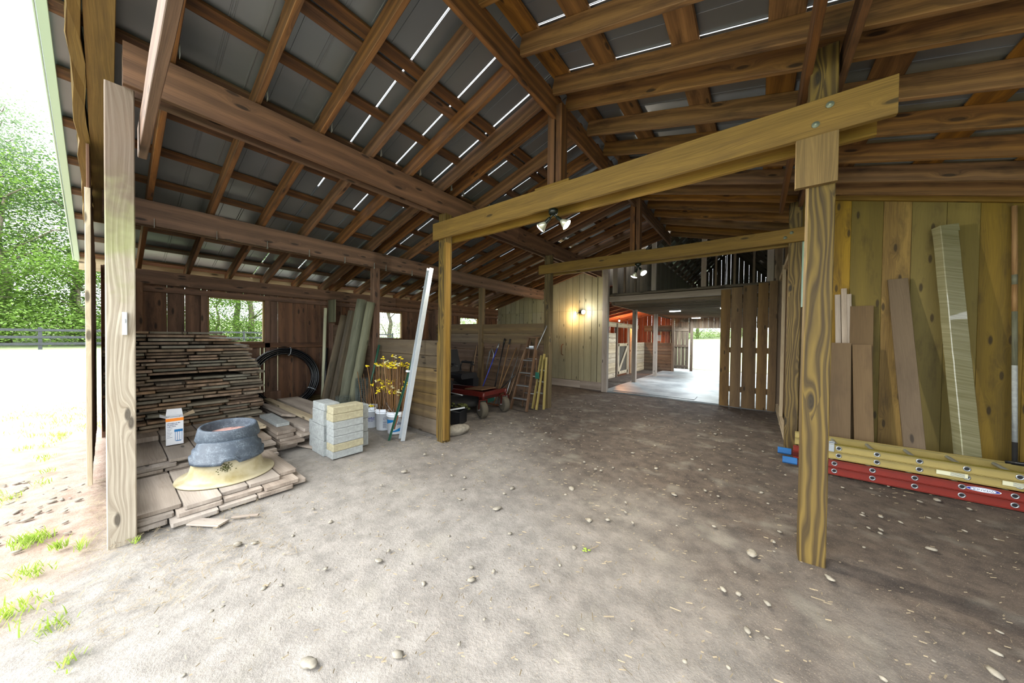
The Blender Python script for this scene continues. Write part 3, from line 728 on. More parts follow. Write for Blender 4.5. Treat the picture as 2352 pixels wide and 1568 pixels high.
# aisle walls
vwall('wall_barn_right', 9.4, 17.6, 'y', .62, lambda s: 2.85, 0, 'barn', seed=41)
vwall('wall_barn_far', -8.0, -3.3, 'x', 17.7, lambda s: 2.95, 0, 'barnred', seed=42, gap=.006)
vwall('wall_barn_far', -2.5, .6, 'x', 17.7, lambda s: 2.85, 2.12, 'barn', seed=43)
vwall('wall_barn_far', -3.3, -2.52, 'x', 17.72, lambda s: 2.95, 1.9, 'barn', seed=44)
vwall('wall_barn_left', 9.4, 17.7, 'y', -8.0, lambda s: 2.1, 0, 'barnred', seed=45)
# lean-to roof over the stalls: wood sheathing and rafters
mb = MB()
for i in range(24): 
    a = i/24; x = -8.1+4.6*(a+.5/24); mb.board((x, 9.4, 2.05+1.0*(a+.02)+.14), (x, 17.7, 2.05+1.0*(a+.02)+.14), .19, .025, up=(-.22, 0, 1))
tag(mb.build('ceiling', 'barnred'), kind='structure')
for i in range(9):
    y = 9.9+i*.9; mb = MB(); mb.board((-8.0, y, 2.03), (-3.6, y, 2.99), .05, .14)
    tag(mb.build('stall_rafter', 'barnred', origin=(-8, y, 2)), f'red-lit rafter over the stalls, {ORD[i]} behind the whitish wall', 'rafter', 'rafters over the stalls')
for x, y, lab in ((-3.48, 11.7, 'nearer of the two grey posts standing in the barn aisle'), (-3.34, 14.07, 'further of the two grey posts standing in the barn aisle')):
    mb = MB(); mb.board((x, y, .02), (x, y, 2.62), .14, .14, up=(0, 1, 0)); tag(mb.build('aisle_post', 'plank', origin=(x, y, 0)), lab, 'post')
mb = MB(); mb.board((-3.5, 9.5, 2.66), (-3.5, 17.6, 2.66), .06, .12); tag(mb.build('aisle_beam', 'barn', origin=(-3.5, 9.5, 2.6)), 'beam along the left edge of the barn aisle ceiling', 'beam')
# stall front, left of the aisle
XS = -4.55
mb = MB(); mb.board((XS, 10.9, 2.14), (XS, 15.8, 2.14), .04, .19); tag(mb.build('stall_rail', 'pale', origin=(XS, 11, 2)), 'white board rail running high along the stall fronts', 'board')
mb = MB()
for i in range(9): mb.board((XS, 11.3, .1+.2*i), (XS, 12.75, .1+.2*i), .03, .192)
tag(mb.build('stall_partition', 'pale', origin=(XS, 12, 0)), 'pale panel of horizontal boards at the front of the nearest stall', 'stall panel')
mb = MB(); mb.board((XS, 12.85, 0), (XS, 12.85, 2.2), .1, .1, up=(0, 1, 0)); tag(mb.build('stall_post', 'barn', origin=(XS, 12.85, 0)), 'post between the pale stall panel and the braced stall door', 'post')
t = empty('stall_door', (XS, 13.6, 0), 'dark stall door with white frame and diagonal brace', 'door', world=True)
mb = MB(); mb.board((XS, 13.6, .1), (XS, 13.6, 1.3), .02, 1.2, up=(0, 1, 0)); mb.build('door_panel', 'loft', t)
mb = MB()
for z in (.15, 1.32): mb.board((XS+.03, 13.0, z), (XS+.03, 14.2, z), .03, .13)
for y in (13.05, 14.15): mb.board((XS+.03, y, .1), (XS+.03, y, 1.35), .03, .12, up=(0, 1, 0))
mb.board((XS+.045, 13.05, .2), (XS+.045, 14.15, 1.25), .03, .12); mb.build('door_brace', 'pale', t)
mb = MB()
for y in (14.35, 14.8): mb.board((XS, y, 0), (XS, y, 2.1), .08, .1, up=(0, 1, 0))
tag(mb.build('stall_jamb', 'pale', origin=(XS, 14.4, 0)), 'pale pair of upright jambs right of the braced stall door', 'post')
mb = MB()
for i in range(7): mb.board((XS, 14.9, .1+.2*i), (XS, 16.9, .1+.2*i), .03, .19)
tag(mb.build('stall_partition', 'pale', origin=(XS, 16, 0)), 'low pale panel of boards at the far end of the stall fronts', 'stall panel')
mb = MB()
for i in range(7): mb.board((XS, 16.9, .1+.2*i), (-3.15, 16.9, .1+.2*i), .03, .19)
mb.board((XS, 16.9, 2.1), (-3.15, 16.9, 2.1), .04, .3)
mb.board((-3.2, 16.85, 0), (-3.2, 16.85, 2.6), .1, .1, up=(0, 1, 0))
tag(mb.build('stall_partition', 'barn', origin=(-3.8, 16.9, 0)), 'brown board partition facing the aisle at its far left', 'stall panel')
mb = MB(); mb.board((-4.05, 16.87, 1.62), (-3.75, 16.87, 1.62), .04, .3); tag(mb.build('wall_cabinet', 'block', origin=(-3.9, 16.9, 1.5)), 'small grey box hung above the brown aisle partition', 'box')
# open door leaf at the far end
t = empty('door_leaf', (-2.55, 17.5, 0), 'dark plank door leaf standing open at the far barn doorway', 'door', world=True)
mb = MB()
for i in range(4): x = -3.18+.16*i; mb.board((x, 17.45, .12), (x, 17.45, 2.15), .152, .025, up=(0, 1, 0))
mb.build('door_panel', 'barn', t)
mb = MB()
for z in (.25, 1.25, 2.05): mb.board((-3.26, 17.42, z), (-2.62, 17.42, z), .03, .12)
mb.build('door_rail', 'barn', t)
mb = MB(); mb.board((-2.52, 17.6, 0), (-2.52, 17.6, 2.7), .12, .1, up=(0, 1, 0)); mb.board((-2.9, 17.2, 2.5), (-2.9, 17.6, 2.5), .1, .12); tag(mb.build('aisle_post', 'barn', origin=(-2.52, 17.6, 0)), 'left jamb post of the far barn doorway', 'post')
# rubber mat edge on slab
mb = MB(); mb.board((-3.4, 9.62, .027), (-1.25, 9.62, .027), .55, .014); tag(mb.build('rubber_mat', 'slab', origin=(-2.5, 9.6, 0)), 'grey stall mat lying at the front edge of the concrete aisle', 'mat')

# sliding plank door
t = empty('sliding_door', (-.18, 9.16, 0), 'sliding door of five wide yellow planks with bright gaps, right of the barn doorway', 'door', world=True)
xs = [-.71, -.50, -.275, .0, .20, .36]
for i in range(5):
    mb = MB(); mb.board(((xs[i]+xs[i+1])/2, 9.15, .0), ((xs[i]+xs[i+1])/2, 9.15, 2.80+.03*i), xs[i+1]-xs[i]-.019, .025, up=(0, 1, 0), nu=6, jig=.002)
    mb.build('door_plank', 'door', t)
mb = MB()
for z in (.42, 1.35, 2.4): mb.board((-.7, 9.18, z), (.34, 9.18, z), .03, .13)
mb.build('door_rail', 'door', t)
# handle / latch on the whitish wall
mb = MB(); mb.tube([(-5.02, 9.21, 1.02), (-5.02, 9.1, 1.06), (-5.02, 9.1, 1.34), (-5.02, 9.21, 1.38)], .012, 8); tag(mb.build('wall_bracket', 'rust', origin=(-5.0, 9.2, 1.0)), 'rusty bracket on the whitish wall right of the rear post', 'bracket')

# ------------------------------------------------------------ lamps
def spot_head(parent, base, d, k, energy, spread=118, col=(1, .92, .74)):
    d = Vector(d).normalized(); q = Vector((0, 0, 1)).rotation_difference(d).to_matrix()
    mb = MB(); mb.lathe([(.012, 0), (.02, .01), (.022, .07), (.024, .075)], base, 14, mat=q); a = mb.build('lamp_holder', 'cup', parent)
    b1 = Vector(base)+d*.07
    mb = MB(); mb.lathe([(.022, 0), (.03, .02), (.062, .085)], b1, 20, mat=q); g = mb.build('lamp_bulb', 'refl', parent)
    mb = MB(); mb.lathe([(.0, .082), (.058, .084), (.045, .094), (.02, .1), (0, .101)], b1, 20, mat=q); mb.build('lit_face', 'lamp_on', g)
    if energy:
        L = bpy.data.lights.new('flood', 'SPOT'); L.energy = energy; L.spot_size = R(spread); L.spot_blend = .8; L.shadow_soft_size = .035; L.color = col
        o = bpy.data.objects.new('flood', L); COL.objects.link(o); o.location = b1+d*.12; o.rotation_euler = (-d).to_track_quat('Z', 'Y').to_euler()
def flood(loc, dirs, label, e):
    t = empty('floodlight', loc, label, 'lamp', world=True); x, y, z = loc
    mb = MB(); mb.lathe([(.055, 0), (.055, -.03), (.045, -.05), (0, -.052)], loc, 20); mb.build('junction_cap', 'cup', t)
    for k, d in enumerate(dirs):
        s = Vector((x, y, z-.05)); dd = Vector(d).normalized()
        mb = MB(); mb.tube([s, s+dd*.05], .012, 8); mb.build('swivel_arm', 'cup', t)
        spot_head(t, s+dd*.05, d, k, e[k], 130)
flood((-1.85, 3.12, 3.045), ((-.75, -.1, -.62), (.72, .25, -.66)), 'twin floodlight lit under the nearest tie beam', (70, 190))
flood((-1.78, 6.12, 3.0), ((-.35, .0, -.9), (.55, -.3, -.7)), 'twin floodlight lit under the second tie beam', (60, 70))
flood((-4.35, 9.2, 2.46), ((-.72, -.35, -.2), (.5, -.75, -.1)), 'twin floodlight on the whitish far wall casting a warm pool', (0, 0))
def pl(loc, e, col, r=.06, typ='POINT'):
    L = bpy.data.lights.new('bulb_light', typ); L.energy = e; L.color = col; L.shadow_soft_size = r
    o = bpy.data.objects.new('bulb_light', L); COL.objects.link(o); o.location = loc; return o
pl((-4.66, 8.97, 2.28), 14, (1, .62, .25)); pl((-4.16, 8.95, 2.40), 10, (1, .97, .9))
t = empty('strip_light', (-2.3, 12.35, 2.58), 'nearest lit strip lamp under the aisle joists', 'lamp', 'strip lamps of the barn aisle')
MB().box((-.18, -.06, 0), (.18, .06, .03)).build('lamp_body', 'white', t)
MB().box((-.17, -.05, -.02), (.17, .05, -.001)).build('lamp_tube', 'led', t)
dup(t, (-2.24, 16.8, 2.58), label='further lit strip lamp under the aisle joists, nearest the far doorway')
dup(t, (-.75, 11.9, 2.58), label='lit strip lamp partly hidden behind the top of the sliding door')
for x, y in ((-2.3, 12.35), (-2.24, 16.6), (-.75, 11.9)):
    o = pl((x, y, 2.5), 45, (.88, .95, 1), .1, 'AREA'); o.data.size = .4
t = empty('heat_bulb', (-5.05, 14.6, 2.48), 'glowing orange bulb under the stall roof', 'lamp', world=True)
MB().lathe([(.02, .06), (.022, 0), (.03, -.01)], (-5.05, 14.6, 2.45), 12).build('lamp_socket', 'cup', t)
MB().lathe([(.012, -.0), (.035, -.04), (.03, -.07), (0, -.09)], (-5.05, 14.6, 2.45), 14).build('bulb', 'heat', t)
pl((-5.05, 14.5, 2.28), 80, (1, .42, .15)); pl((-5.6, 11.5, 1.9), 22, (1, .8, .6)) if False else None

# ------------------------------------------------------------ tall stack of old planks
rn = random.Random(5)
def plank(x0, x1, y0, y1, z, t, mat, label, group, name='old_plank', cut=.008, rz=0.0):
    """flat plank running along x with clipped corners at its near (+x) end"""
    mb = MB(); n = 6; w = y1-y0; cy = (y0+y1)/2
    prof = []
    for i in range(n+1):
        x = x0+(x1-x0)*i/n; e = rn.uniform(-.0015, .0015); prof.append((x, y0+e, y1+e))
    c = min(cut, w*.3); prof[-1] = (x1-c, y0, y1); prof.append((x1, y0+c*1.3, y1-c*1.3))
    mb.k += 1; kk = int(rn.random()*40); uo = rn.random()*20
    for (x, a, b) in prof:
        for (y, zz) in ((a, z), (b, z), (b, z+t), (a, z+t)): mb.v.append(Vector((x, y, zz)))
    per = [0, w, w+t, 2*w+t, 2*w+2*t]
    for i in range(len(prof)-1):
        for j in range(4):
            jn = (j+1) % 4; A = i*4; l0, l1 = prof[i][0]+uo, prof[i+1][0]+uo
            mb.face((A+j, A+jn, A+4+jn, A+4+j), ((l0, per[j]+3*kk), (l0, per[j+1]+3*kk), (l1, per[j+1]+3*kk), (l1, per[j]+3*kk)))
    E = (len(prof)-1)*4
    mb.face((3, 2, 1, 0), tuple((uo, q+3*kk) for q in (0, .01, .02, .03))); mb.face((E, E+1, E+2, E+3), ((uo, 3*kk), (uo, 3*kk+w), (uo+.03, 3*kk+w), (uo+.03, 3*kk)))
    ctr = Vector(((x0+x1)/2, cy, z))
    o = mb.build(name, mat, origin=ctr)
    if rz: o.rotation_euler = (0, 0, rz)
    return tag(o, label, 'plank', group)
NL = 29; z = .279
for L in range(NL):
    t = rn.uniform(.026, .034); f = L/(NL-1)
    ymax = 1.56 if z < 1.0 else 1.56-(z-1.0)*.45
    if L > NL-3: ymax -= .18
    y = -.03+rn.uniform(-.0, .03); i = 0
    face = -6.42+.05*math.sin(L*1.7)+.06*(1-f)
    while y < ymax-.1:
        w = rn.uniform(.26, .5)
        if y+w > ymax-.12: w = ymax-y+rn.uniform(-.03, .05)
        if not (L in (7, 15, 22) and rn.random() < .25):
            lab = f'old plank in the tall stack, {ORD[L]} layer up, {ORD[i]} from the open gable'
            plank(-7.72+rn.uniform(0, .05), face+rn.uniform(-.10, .09), y, y+w-.012, z+rn.uniform(0, .003), t, 'pile', lab, 'planks of the tall stack', cut=rn.choice((.004, .008, .012, .03)))
        y += w; i += 1
    z += t+.0165
# mid tier
z = .0
for L in range(7):
    y = .13; i = 0; x1 = (-4.98, -4.92, -4.95, -4.98, -5.02, -5.06, -5.95)[L]; t = .030 if L < 6 else .06
    ymx = 1.38 if L < 6 else 1.34
    while y < ymx-.08:
        w = rn.uniform(.24, .36)
        if y+w > ymx-.1: w = ymx-y
        if L < 3: xa = -7.6
        else: xa = -7.6
        plank(xa, x1+rn.uniform(-.12, .08), y, y+w-.012, z, t, 'plank', f'plank of the middle step of lumber, {ORD[L]} layer up, {ORD[i]} from the open gable', 'planks of the middle step', cut=.006)
        y += w; i += 1
    z += t+.006
# low tier in front
for L in range(3):
    y = .12; i = 0; x1 = (-3.80, -3.86, -3.90)[L]; z = .005+L*.037
    for w in ((.2, .3, .28, .3, .14), (.24, .3, .3, .3), (.29, .25, .2, .27, .17))[L]:
        plank(-4.92, x1+(-.03, .05, .0, .03, -.05)[i]-(.0 if L < 2 else .03)+rn.uniform(-.03, .03), y, y+w-.012, z, .032, 'plank', f'wide weathered plank of the low front platform, {ORD[L]} layer up, {ORD[i]} from the open gable', 'planks of the low platform', cut=.009)
        y += w; i += 1
# right hand heap
hp = [(-7.3, -5.15, 1.42, 1.66, .0, .03), (-7.2, -5.05, 1.7, 1.9, .0, .03), (-7.25, -5.35, 1.95, 2.2, .0, .03), (-7.2, -5.1, 1.45, 1.66, .035, .05), (-7.2, -5.3, 1.72, 2.0, .035, .05), (-7.2, -5.6, 2.05, 2.36, .035, .05),
      (-7.2, -5.02, 1.43, 1.72, .09, .035), (-7.2, -5.2, 1.78, 2.1, .09, .035), (-7.2, -5.5, 2.1, 2.38, .09, .05), (-7.2, -5.10, 1.45, 1.75, .13, .035), (-7.2, -5.25, 1.78, 2.08, .13, .035), (-7.2, -5.5, 2.1, 2.38, .145, .06),
      (-7.1, -5.12, 1.42, 1.62, .17, .04), (-7.1, -5.0, 1.66, 1.98, .17, .04), (-7.1, -5.5, 2.02, 2.36, .21, .05), (-7.0, -5.16, 1.43, 1.66, .215, .04), (-7.1, -5.05, 1.72, 1.99, .215, .045)]
for i, (x0, x1, y0, y1, z, t) in enumerate(hp):
    plank(x0, x1, y0, y1, z, t, 'plank', f'grey plank in the loose heap between the tall stack and the blocks, {ORD[i]} laid', 'planks of the loose heap', cut=.008)
plank(-6.22, -5.42, .88, 1.38, .279, .03, 'pale', 'wide light board lying behind the upturned tubs', None, cut=.01)
plank(-6.25, -5.42, 1.5, 1.66, .262, .045, 'block', 'blue-grey painted board on the loose heap', None, name='grey_board')
o = plank(-7.05, -5.8, 1.66, 1.86, .30, .035, 'plank', 'tilted beige board leaning on the blue-grey board', None); o.rotation_euler = (R(-16), 0, 0)
plank(-7.5, -5.2, 1.86, 1.96, .30, .05, 'pale', 'whitish narrow board lying across the loose heap', None, name='white_board')
plank(-7.28, -5.66, 2.02, 2.36, .30, .05, 'plank', 'wide brown board on top of the loose heap, furthest from the opening', None)
mb = MB(); mb.board((-5.3, 1.68, .012), (-4.75, 1.86, .012), .12, .022); tag(mb.build('scrap_board', 'plank', origin=(-5, 1.8, 0)), 'short flat board on the dirt left of the concrete blocks', 'board')
for x, y, a, l, lab in ((-3.62, .52, .6, .28, 'thin grey scrap of wood on the dirt in front of the low platform'), (-3.5, .74, .9, .2, 'dark sliver of wood on the dirt beside the grey scrap')):
    mb = MB(); mb.board((-l/2, 0, .008), (l/2, 0, .008), .1 if l > .25 else .025, .014); o = tag(mb.build('scrap_board', 'plank'), lab, 'board'); o.location = (x, y, 0); o.rotation_euler = (0, 0, a)

# ------------------------------------------------------------ tubs on the platform
CX, CY, Z0 = -4.43, .79, .113
t = empty('tan_tub', (CX, CY, Z0), 'upturned tan plastic tub with a wide flared rim, bottom of the pile of tubs', 'tub')
MB().lathe([(.385, 0), (.40, .006), (.395, .016), (.34, .022), (.305, .05), (.285, .12), (.262, .235), (.24, .255), (0, .26)], (0, 0, 0), 48).build('tub_shell', 'tan', t)
mb = MB(); 
for i in range(60): mb.blob((.285+rn.uniform(-.012, .012), -.06+rn.gauss(0, .03), .15+rn.gauss(0, .022)), (.005, .006, .005), i, 1)
mb.build('dirt_clump', 'moss', t, rot=(0, 0, R(0)))
t = empty('feed_pan', (CX+.03, CY+.0, Z0+.262), 'upturned dark rubber feed pan between the tan tub and the top bowl', 'pan', rz=R(6))
mb = MB(); N = 64; prof = [(r_*.88, z_) for r_, z_ in [(.325, .0), (.335, .004), (.335, .03), (.325, .036), (.312, .04), (.308, .075), (.285, .085), (.262, .148), (.25, .16), (0, .163)]]
base = len(mb.v)
for r, z in prof:
    for j in range(N):
        a = 2*math.pi*j/N; notch = 0
        for a0 in (R(-14), R(76), R(166), R(256)):
            d = abs((a-a0+math.pi) % (2*math.pi)-math.pi)
            if d < R(11): notch = 1
        zz = z+(.035 if notch and z < .05 else 0)
        k = 1+.012*math.cos(4*a+.6)
        mb.v.append(Vector((math.cos(a)*r*k*1.04, math.sin(a)*r*k, zz-.075*(1 if z < .06 else .35)+.0)))
for i in range(len(prof)-1):
    for j in range(N):
        jn = (j+1) % N; A = i*N; mb.face((A+j, A+jn, A+N+jn, A+N+j), ((0, 0),)*4, 0, True)
mb.build('pan_shell', 'pan', t)
t = empty('rubber_bowl', (CX-.03, CY+.015, Z0+.385), 'grey rubber bowl with reddish dried silt, top of the pile of tubs', 'bowl'); t.rotation_euler = (R(1), R(4), 0)
MB().lathe([(.22, .0), (.258, .004), (.264, .014), (.24, .118), (.232, .13), (.216, .131), (.208, .118), (.204, .09), (.196, .03), (.18, .02), (0, .018)], (0, 0, 0), 48).build('bowl_shell', 'pan', t)
MB().lathe([(.196, .032), (.19, .04), (.1, .036), (0, .04)], (0, 0, 0), 40).build('silt', 'silt', t)

# ------------------------------------------------------------ printed carton
t = empty('carton', (-5.71, .52, .224), 'white and orange carton with its flaps open, standing on the planks', 'box', rz=R(-4))
w = .15; h = .335
mb = MB()
for lo, hi in (((-w/2, -w/2, 0), (w/2, -w/2+.004, h)), ((-w/2, w/2-.004, 0), (w/2, w/2, h)), ((-w/2, -w/2, 0), (-w/2+.004, w/2, h)), ((w/2-.004, -w/2, 0), (w/2, w/2, h)), ((-w/2, -w/2, 0), (w/2, w/2, .004))): mb.box(lo, hi, c=.0006)
mb.build('carton_body', 'card', t)
mb = MB(); e = .0009
mb.box((w/2, -w/2-e, h-.045), (w/2+e, w/2+e, h-.008), c=.0002); mb.box((-w/2, -w/2-e, h-.045), (w/2, -w/2, h-.008), c=.0002); mb.build('orange_band', 'orange', t)
for nm, pts, mat in (('flap', [(-w/2, -w/2, h), (-w/2, w/2, h), (-w/2-.06, w/2-.01, h+.07), (-w/2-.06, -w/2+.01, h+.075)], 'card'), ('flap', [(-w/2, w/2, h), (w/2, w/2, h), (w/2-.01, w/2+.10, h+.03), (-w/2+.02, w/2+.09, h+.05)], 'cardin'), ('flap', [(-w/2, -w/2, h), (w/2, -w/2, h), (w/2-.02, -w/2-.05, h+.02), (-w/2, -w/2-.05, h+.03)], 'card')):
    mb = MB(); mb.quad(pts); o = mb.build(nm, mat, t); q = o.modifiers.new('t', 'SOLIDIFY'); q.thickness = .003
mb = MB(); mb.tube([(.02+.04*math.cos(a), .045*math.sin(a), h-.03+.035*abs(math.sin(a*.5))) for a in [i*.3 for i in range(21)]], .006, 8); mb.build('plastic_ring', 'white', t)
mb = MB(); 
def filt(y, z, k, fx):
    mb.box((fx, y-.03*k, z+.03*k), (fx+.0012, y+.03*k, z+.055*k), c=.0003)
    for yy in (-.024, -.008, .008, .024): mb.box((fx, y+yy*k-.002, z-.06*k), (fx+.0012, y+yy*k+.002, z+.03*k), c=.0003)
    mb.box((fx, y-.02*k, z-.066*k), (fx+.0012, y+.02*k, z-.058*k), c=.0003)
filt(.032, .12, 1.2, w/2)
mb.build('printed_filter_picture', 'blue', t)
def marks(name, n, h, at, mat, parent):
    # a row of tiny print marks, at(a) gives (x, y, z, wx, wy)
    mb = MB()
    for q in range(n):
        x, y, z, wx, wy = at(q)
        k = rn.uniform(.5, 1); mb.box((x-wx, y-wy, z), (x+wx, y+wy, z+h*(1 if q % 3 else .8)*k), c=.0001)
    return mb.build(name, mat, parent)
for i, n in enumerate((12, 10, 8)): marks('printed_line', n, .013, lambda q: (w/2+.0006, -.062+.0095*q, h-.075-.02*i, .0006, .0032), 'ink', t)
for i in range(7): MB().box((w/2, -.065, .2-.018*i), (w/2+.001, -.02-.01*(i % 3), .2035-.018*i), c=.0002).build('small_print', 'ink', t)
mb = MB(); mb.box((-.05, -w/2-.0012, h-.1), (.05, -w/2, h-.055), c=.0003); mb.box((.0, -w/2-.0012, .09), (.035, -w/2, .2), c=.0003); mb.build('side_print', 'ink', t)

# ------------------------------------------------------------ concrete blocks
def solid_block(x, y, z, dx, dy, dz, mat, label, group, hollow=False):
    mb = MB(); c = .006; a, b, cc = dx/2, dy/2, dz/2
    if not hollow:
        mb.box((-a, -b, 0), (a, b, dz), c=c)
    else:
        tk = .032
        mb.box((-a, -b, 0), (a, -b+tk, dz), c=.004); mb.box((-a, b-tk, 0), (a, b, dz), c=.004)
        if dx >= dy:
            for xx in (-a, -tk/2, a-tk): mb.box((xx, -b+.002, .001), (xx+tk, b-.002, dz-.001), c=.003)
        else:
            for yy in (-b+.002, -tk/2, b-tk): mb.box((-a+.001, yy, .001), (a-.001, yy+tk, dz-.001), c=.003)
            mb.box((-a, -b+.01, 0), (-a+tk, b-.01, dz), c=.003); mb.box((a-tk, -b+.01, 0), (a, b-.01, dz), c=.003)
    o = mb.build('concrete_block', mat); o.location = (x+rn.uniform(-.004, .004), y+rn.uniform(-.004, .004), z); o.rotation_euler = (0, 0, rn.uniform(-.02, .02))
    md = o.modifiers.new('chip', 'BEVEL'); md.width = .004; md.segments = 2
    return tag(o, label, 'block', group)
for i in range(7):
    solid_block(-4.34, 1.965, .001+i*.096, .2, .39, .0945, 'blocky' if i > 4 else ('blocky' if i == 1 else 'block'), f'solid concrete block in the front column, {ORD[i]} from the ground' + (', tan' if i > 4 else ''), 'front column of solid blocks')
for i, z in enumerate((.0, .2, .4)):
    solid_block(-4.63, 1.83, z, .37, .19, .197, 'block', f'grey concrete block behind the front column, {ORD[i]} from the ground', 'second row of blocks', hollow=(i == 1))
solid_block(-4.6, 1.83, .6, .36, .19, .095, 'block', 'half-height grey block on top of the second row', None)
for i, z in enumerate((0, .2)): solid_block(-4.93, 1.87, z, .19, .19, .197, 'block', f'small half block at the far left of the block pile, {"lower" if i == 0 else "upper"} one', 'end blocks')
for i, z in enumerate((0, .2, .4)): solid_block(-4.55, 2.24, z, .19, .2, .197, 'block', f'grey block standing right of the front column, {ORD[i]} from the ground', 'right row of blocks', hollow=(i > 2))

# ------------------------------------------------------------ coil of black pipe
c0 = Vector((-7.62, 2.25, .70)); ay = Vector((0, 1, 0)); az = Vector((-.13, 0, 1)).normalized(); nx_ = ay.cross(az)
mb = MB(); path = []
T = 15
offs = [(r, w) for w in (-.05, -.016, .018, .052) for r in (.50, .535, .57, .605)]
for kx, (r, w) in enumerate(offs):
    r2, w2 = offs[min(kx+1, len(offs)-1)]
    for j in range(56):
        f = j/56; rr = r+(r2-r)*max(0, f-.8)*5; ww = w+(w2-w)*max(0, f-.8)*5; a = 2*math.pi*f+R(-60)
        path.append(c0+ay*(math.cos(a)*rr+.006*math.sin(kx*2.1+a))+az*(math.sin(a)*rr)+nx_*(ww+.006*math.sin(a*3+kx)))
mb.tube(path, .0155, 7)
t = empty('pipe_coil', (c0.x, c0.y, 0), 'large coil of black plastic pipe leaning on the left wall', 'pipe coil', world=True)
mb.build('pipe', 'pipe', t)
for a in (R(80), R(200), R(-30)):
    pc_ = c0+ay*(math.cos(a)*.553)+az*(math.sin(a)*.553); rad = (ay*math.cos(a)+az*math.sin(a))
    mb = MB(); mb.tube([pc_+rad*(math.cos(b)*.085)+nx_*(math.sin(b)*.085) for b in [i*math.pi/8 for i in range(16)]], .004, 5, closed=True); mb.build('tie_band', 'white', t)

# ------------------------------------------------------------ things leaning on the front partition
mb = MB(); mb.tube([(-7.62, 2.95, .0), (-7.74, 3.06, 2.2)], .035, 14); tag(mb.build('plastic_pipe', 'pvc', origin=(-7.7, 3, 0)), 'pale cream plastic pipe standing upright in the corner by the coil', 'pipe')
mb = MB(); mb.tube([(-7.5, 2.93, .0), (-7.63, 3.05, 1.3)], .02, 10); tag(mb.build('plastic_pipe', 'black', origin=(-7.5, 3, 0)), 'thin dark pipe beside the cream plastic pipe', 'pipe')
mb = MB(); mb.board((-7.05, 2.98, .0), (-7.2, 3.14, 1.42), .12, .03, up=(0, 1, 0)); tag(mb.build('leaning_board', 'fsiding', origin=(-7.1, 3, 0)), 'pale grey board leaning behind the dark posts', 'board')
def rpost(b, tp, r, mat, label, n=18):
    mb = MB(); b, tp = Vector(b), Vector(tp); N = 9
    mb.tube([b.lerp(tp, i/N)+Vector((rn.uniform(-.004, .004), rn.uniform(-.004, .004), 0)) for i in range(N+1)], r, n, radii=[r*(1.06-.12*i/N) for i in range(N+1)])
    return tag(mb.build('fence_post', mat, origin=b), label, 'post')
rpost((-6.9, 2.68, .0), (-6.90, 3.1, 2.0), .085, 'darkpost', 'dark mossy round fence post leaning at the left of the group')
mb = MB(); mb.board((-6.62, 2.72, .02), (-6.70, 3.14, 2.10), .09, .04, up=(0, 1, 0)); tag(mb.build('leaning_board', 'darkpost', origin=(-6.6, 2.7, 0)), 'narrow dark board leaning between the two dark posts', 'board')
mb = MB(); mb.board((-6.48, 2.66, .0), (-6.50, 3.08, 2.08), .15, .14, up=(0, 1, 0), c=.03, nu=5, jig=.004); tag(mb.build('fence_post', 'darkpost', origin=(-6.5, 2.7, 0)), 'dark brown split fence post second from the left', 'post')
rpost((-6.28, 2.86, .0), (-6.28, 3.16, 1.6), .04, 'fencepost', 'slim pale stake behind the leaning round posts', 10)
rpost((-6.14, 2.7, .0), (-6.06, 3.05, 2.28), .095, 'fencepost', 'thick grey-green round fence post, tallest of the leaning group')
rpost((-5.94, 2.76, .0), (-5.78, 3.08, 2.22), .08, 'fencepost', 'grey-green round fence post at the right of the leaning group')
mb = MB(); mb.tube([(-5.72, 2.9, 0), (-5.62, 3.16, 1.42)], .02, 8); tag(mb.build('steel_post', 'green', origin=(-5.7, 2.9, 0)), 'thin green steel stake right of the round posts', 'post')
# rolls of wire mesh
for i, (x, y, r, h, lab) in enumerate(((-5.66, 2.86, .11, .82, 'taller roll of galvanised wire mesh between the round posts and buckets'), (-5.88, 2.62, .12, .5, 'shorter roll of wire mesh in front of the round posts'))):
    mb = MB()
    for lay in (1, .82):
        for j in range(22):
            a = j*2*math.pi/22; mb.tube([(x+r*lay*math.cos(a), y+r*lay*math.sin(a), .01), (x+r*lay*math.cos(a), y+r*lay*math.sin(a), h)], .0018, 4)
        for j in range(int(h/.035)): mb.tube([(x+r*lay*math.cos(a), y+r*lay*math.sin(a), .012+j*.035) for a in [q*2*math.pi/16 for q in range(16)]], .0016, 4, closed=True)
    tag(mb.build('wire_mesh_roll', 'mesh', origin=(x, y, 0)), lab, 'wire mesh')
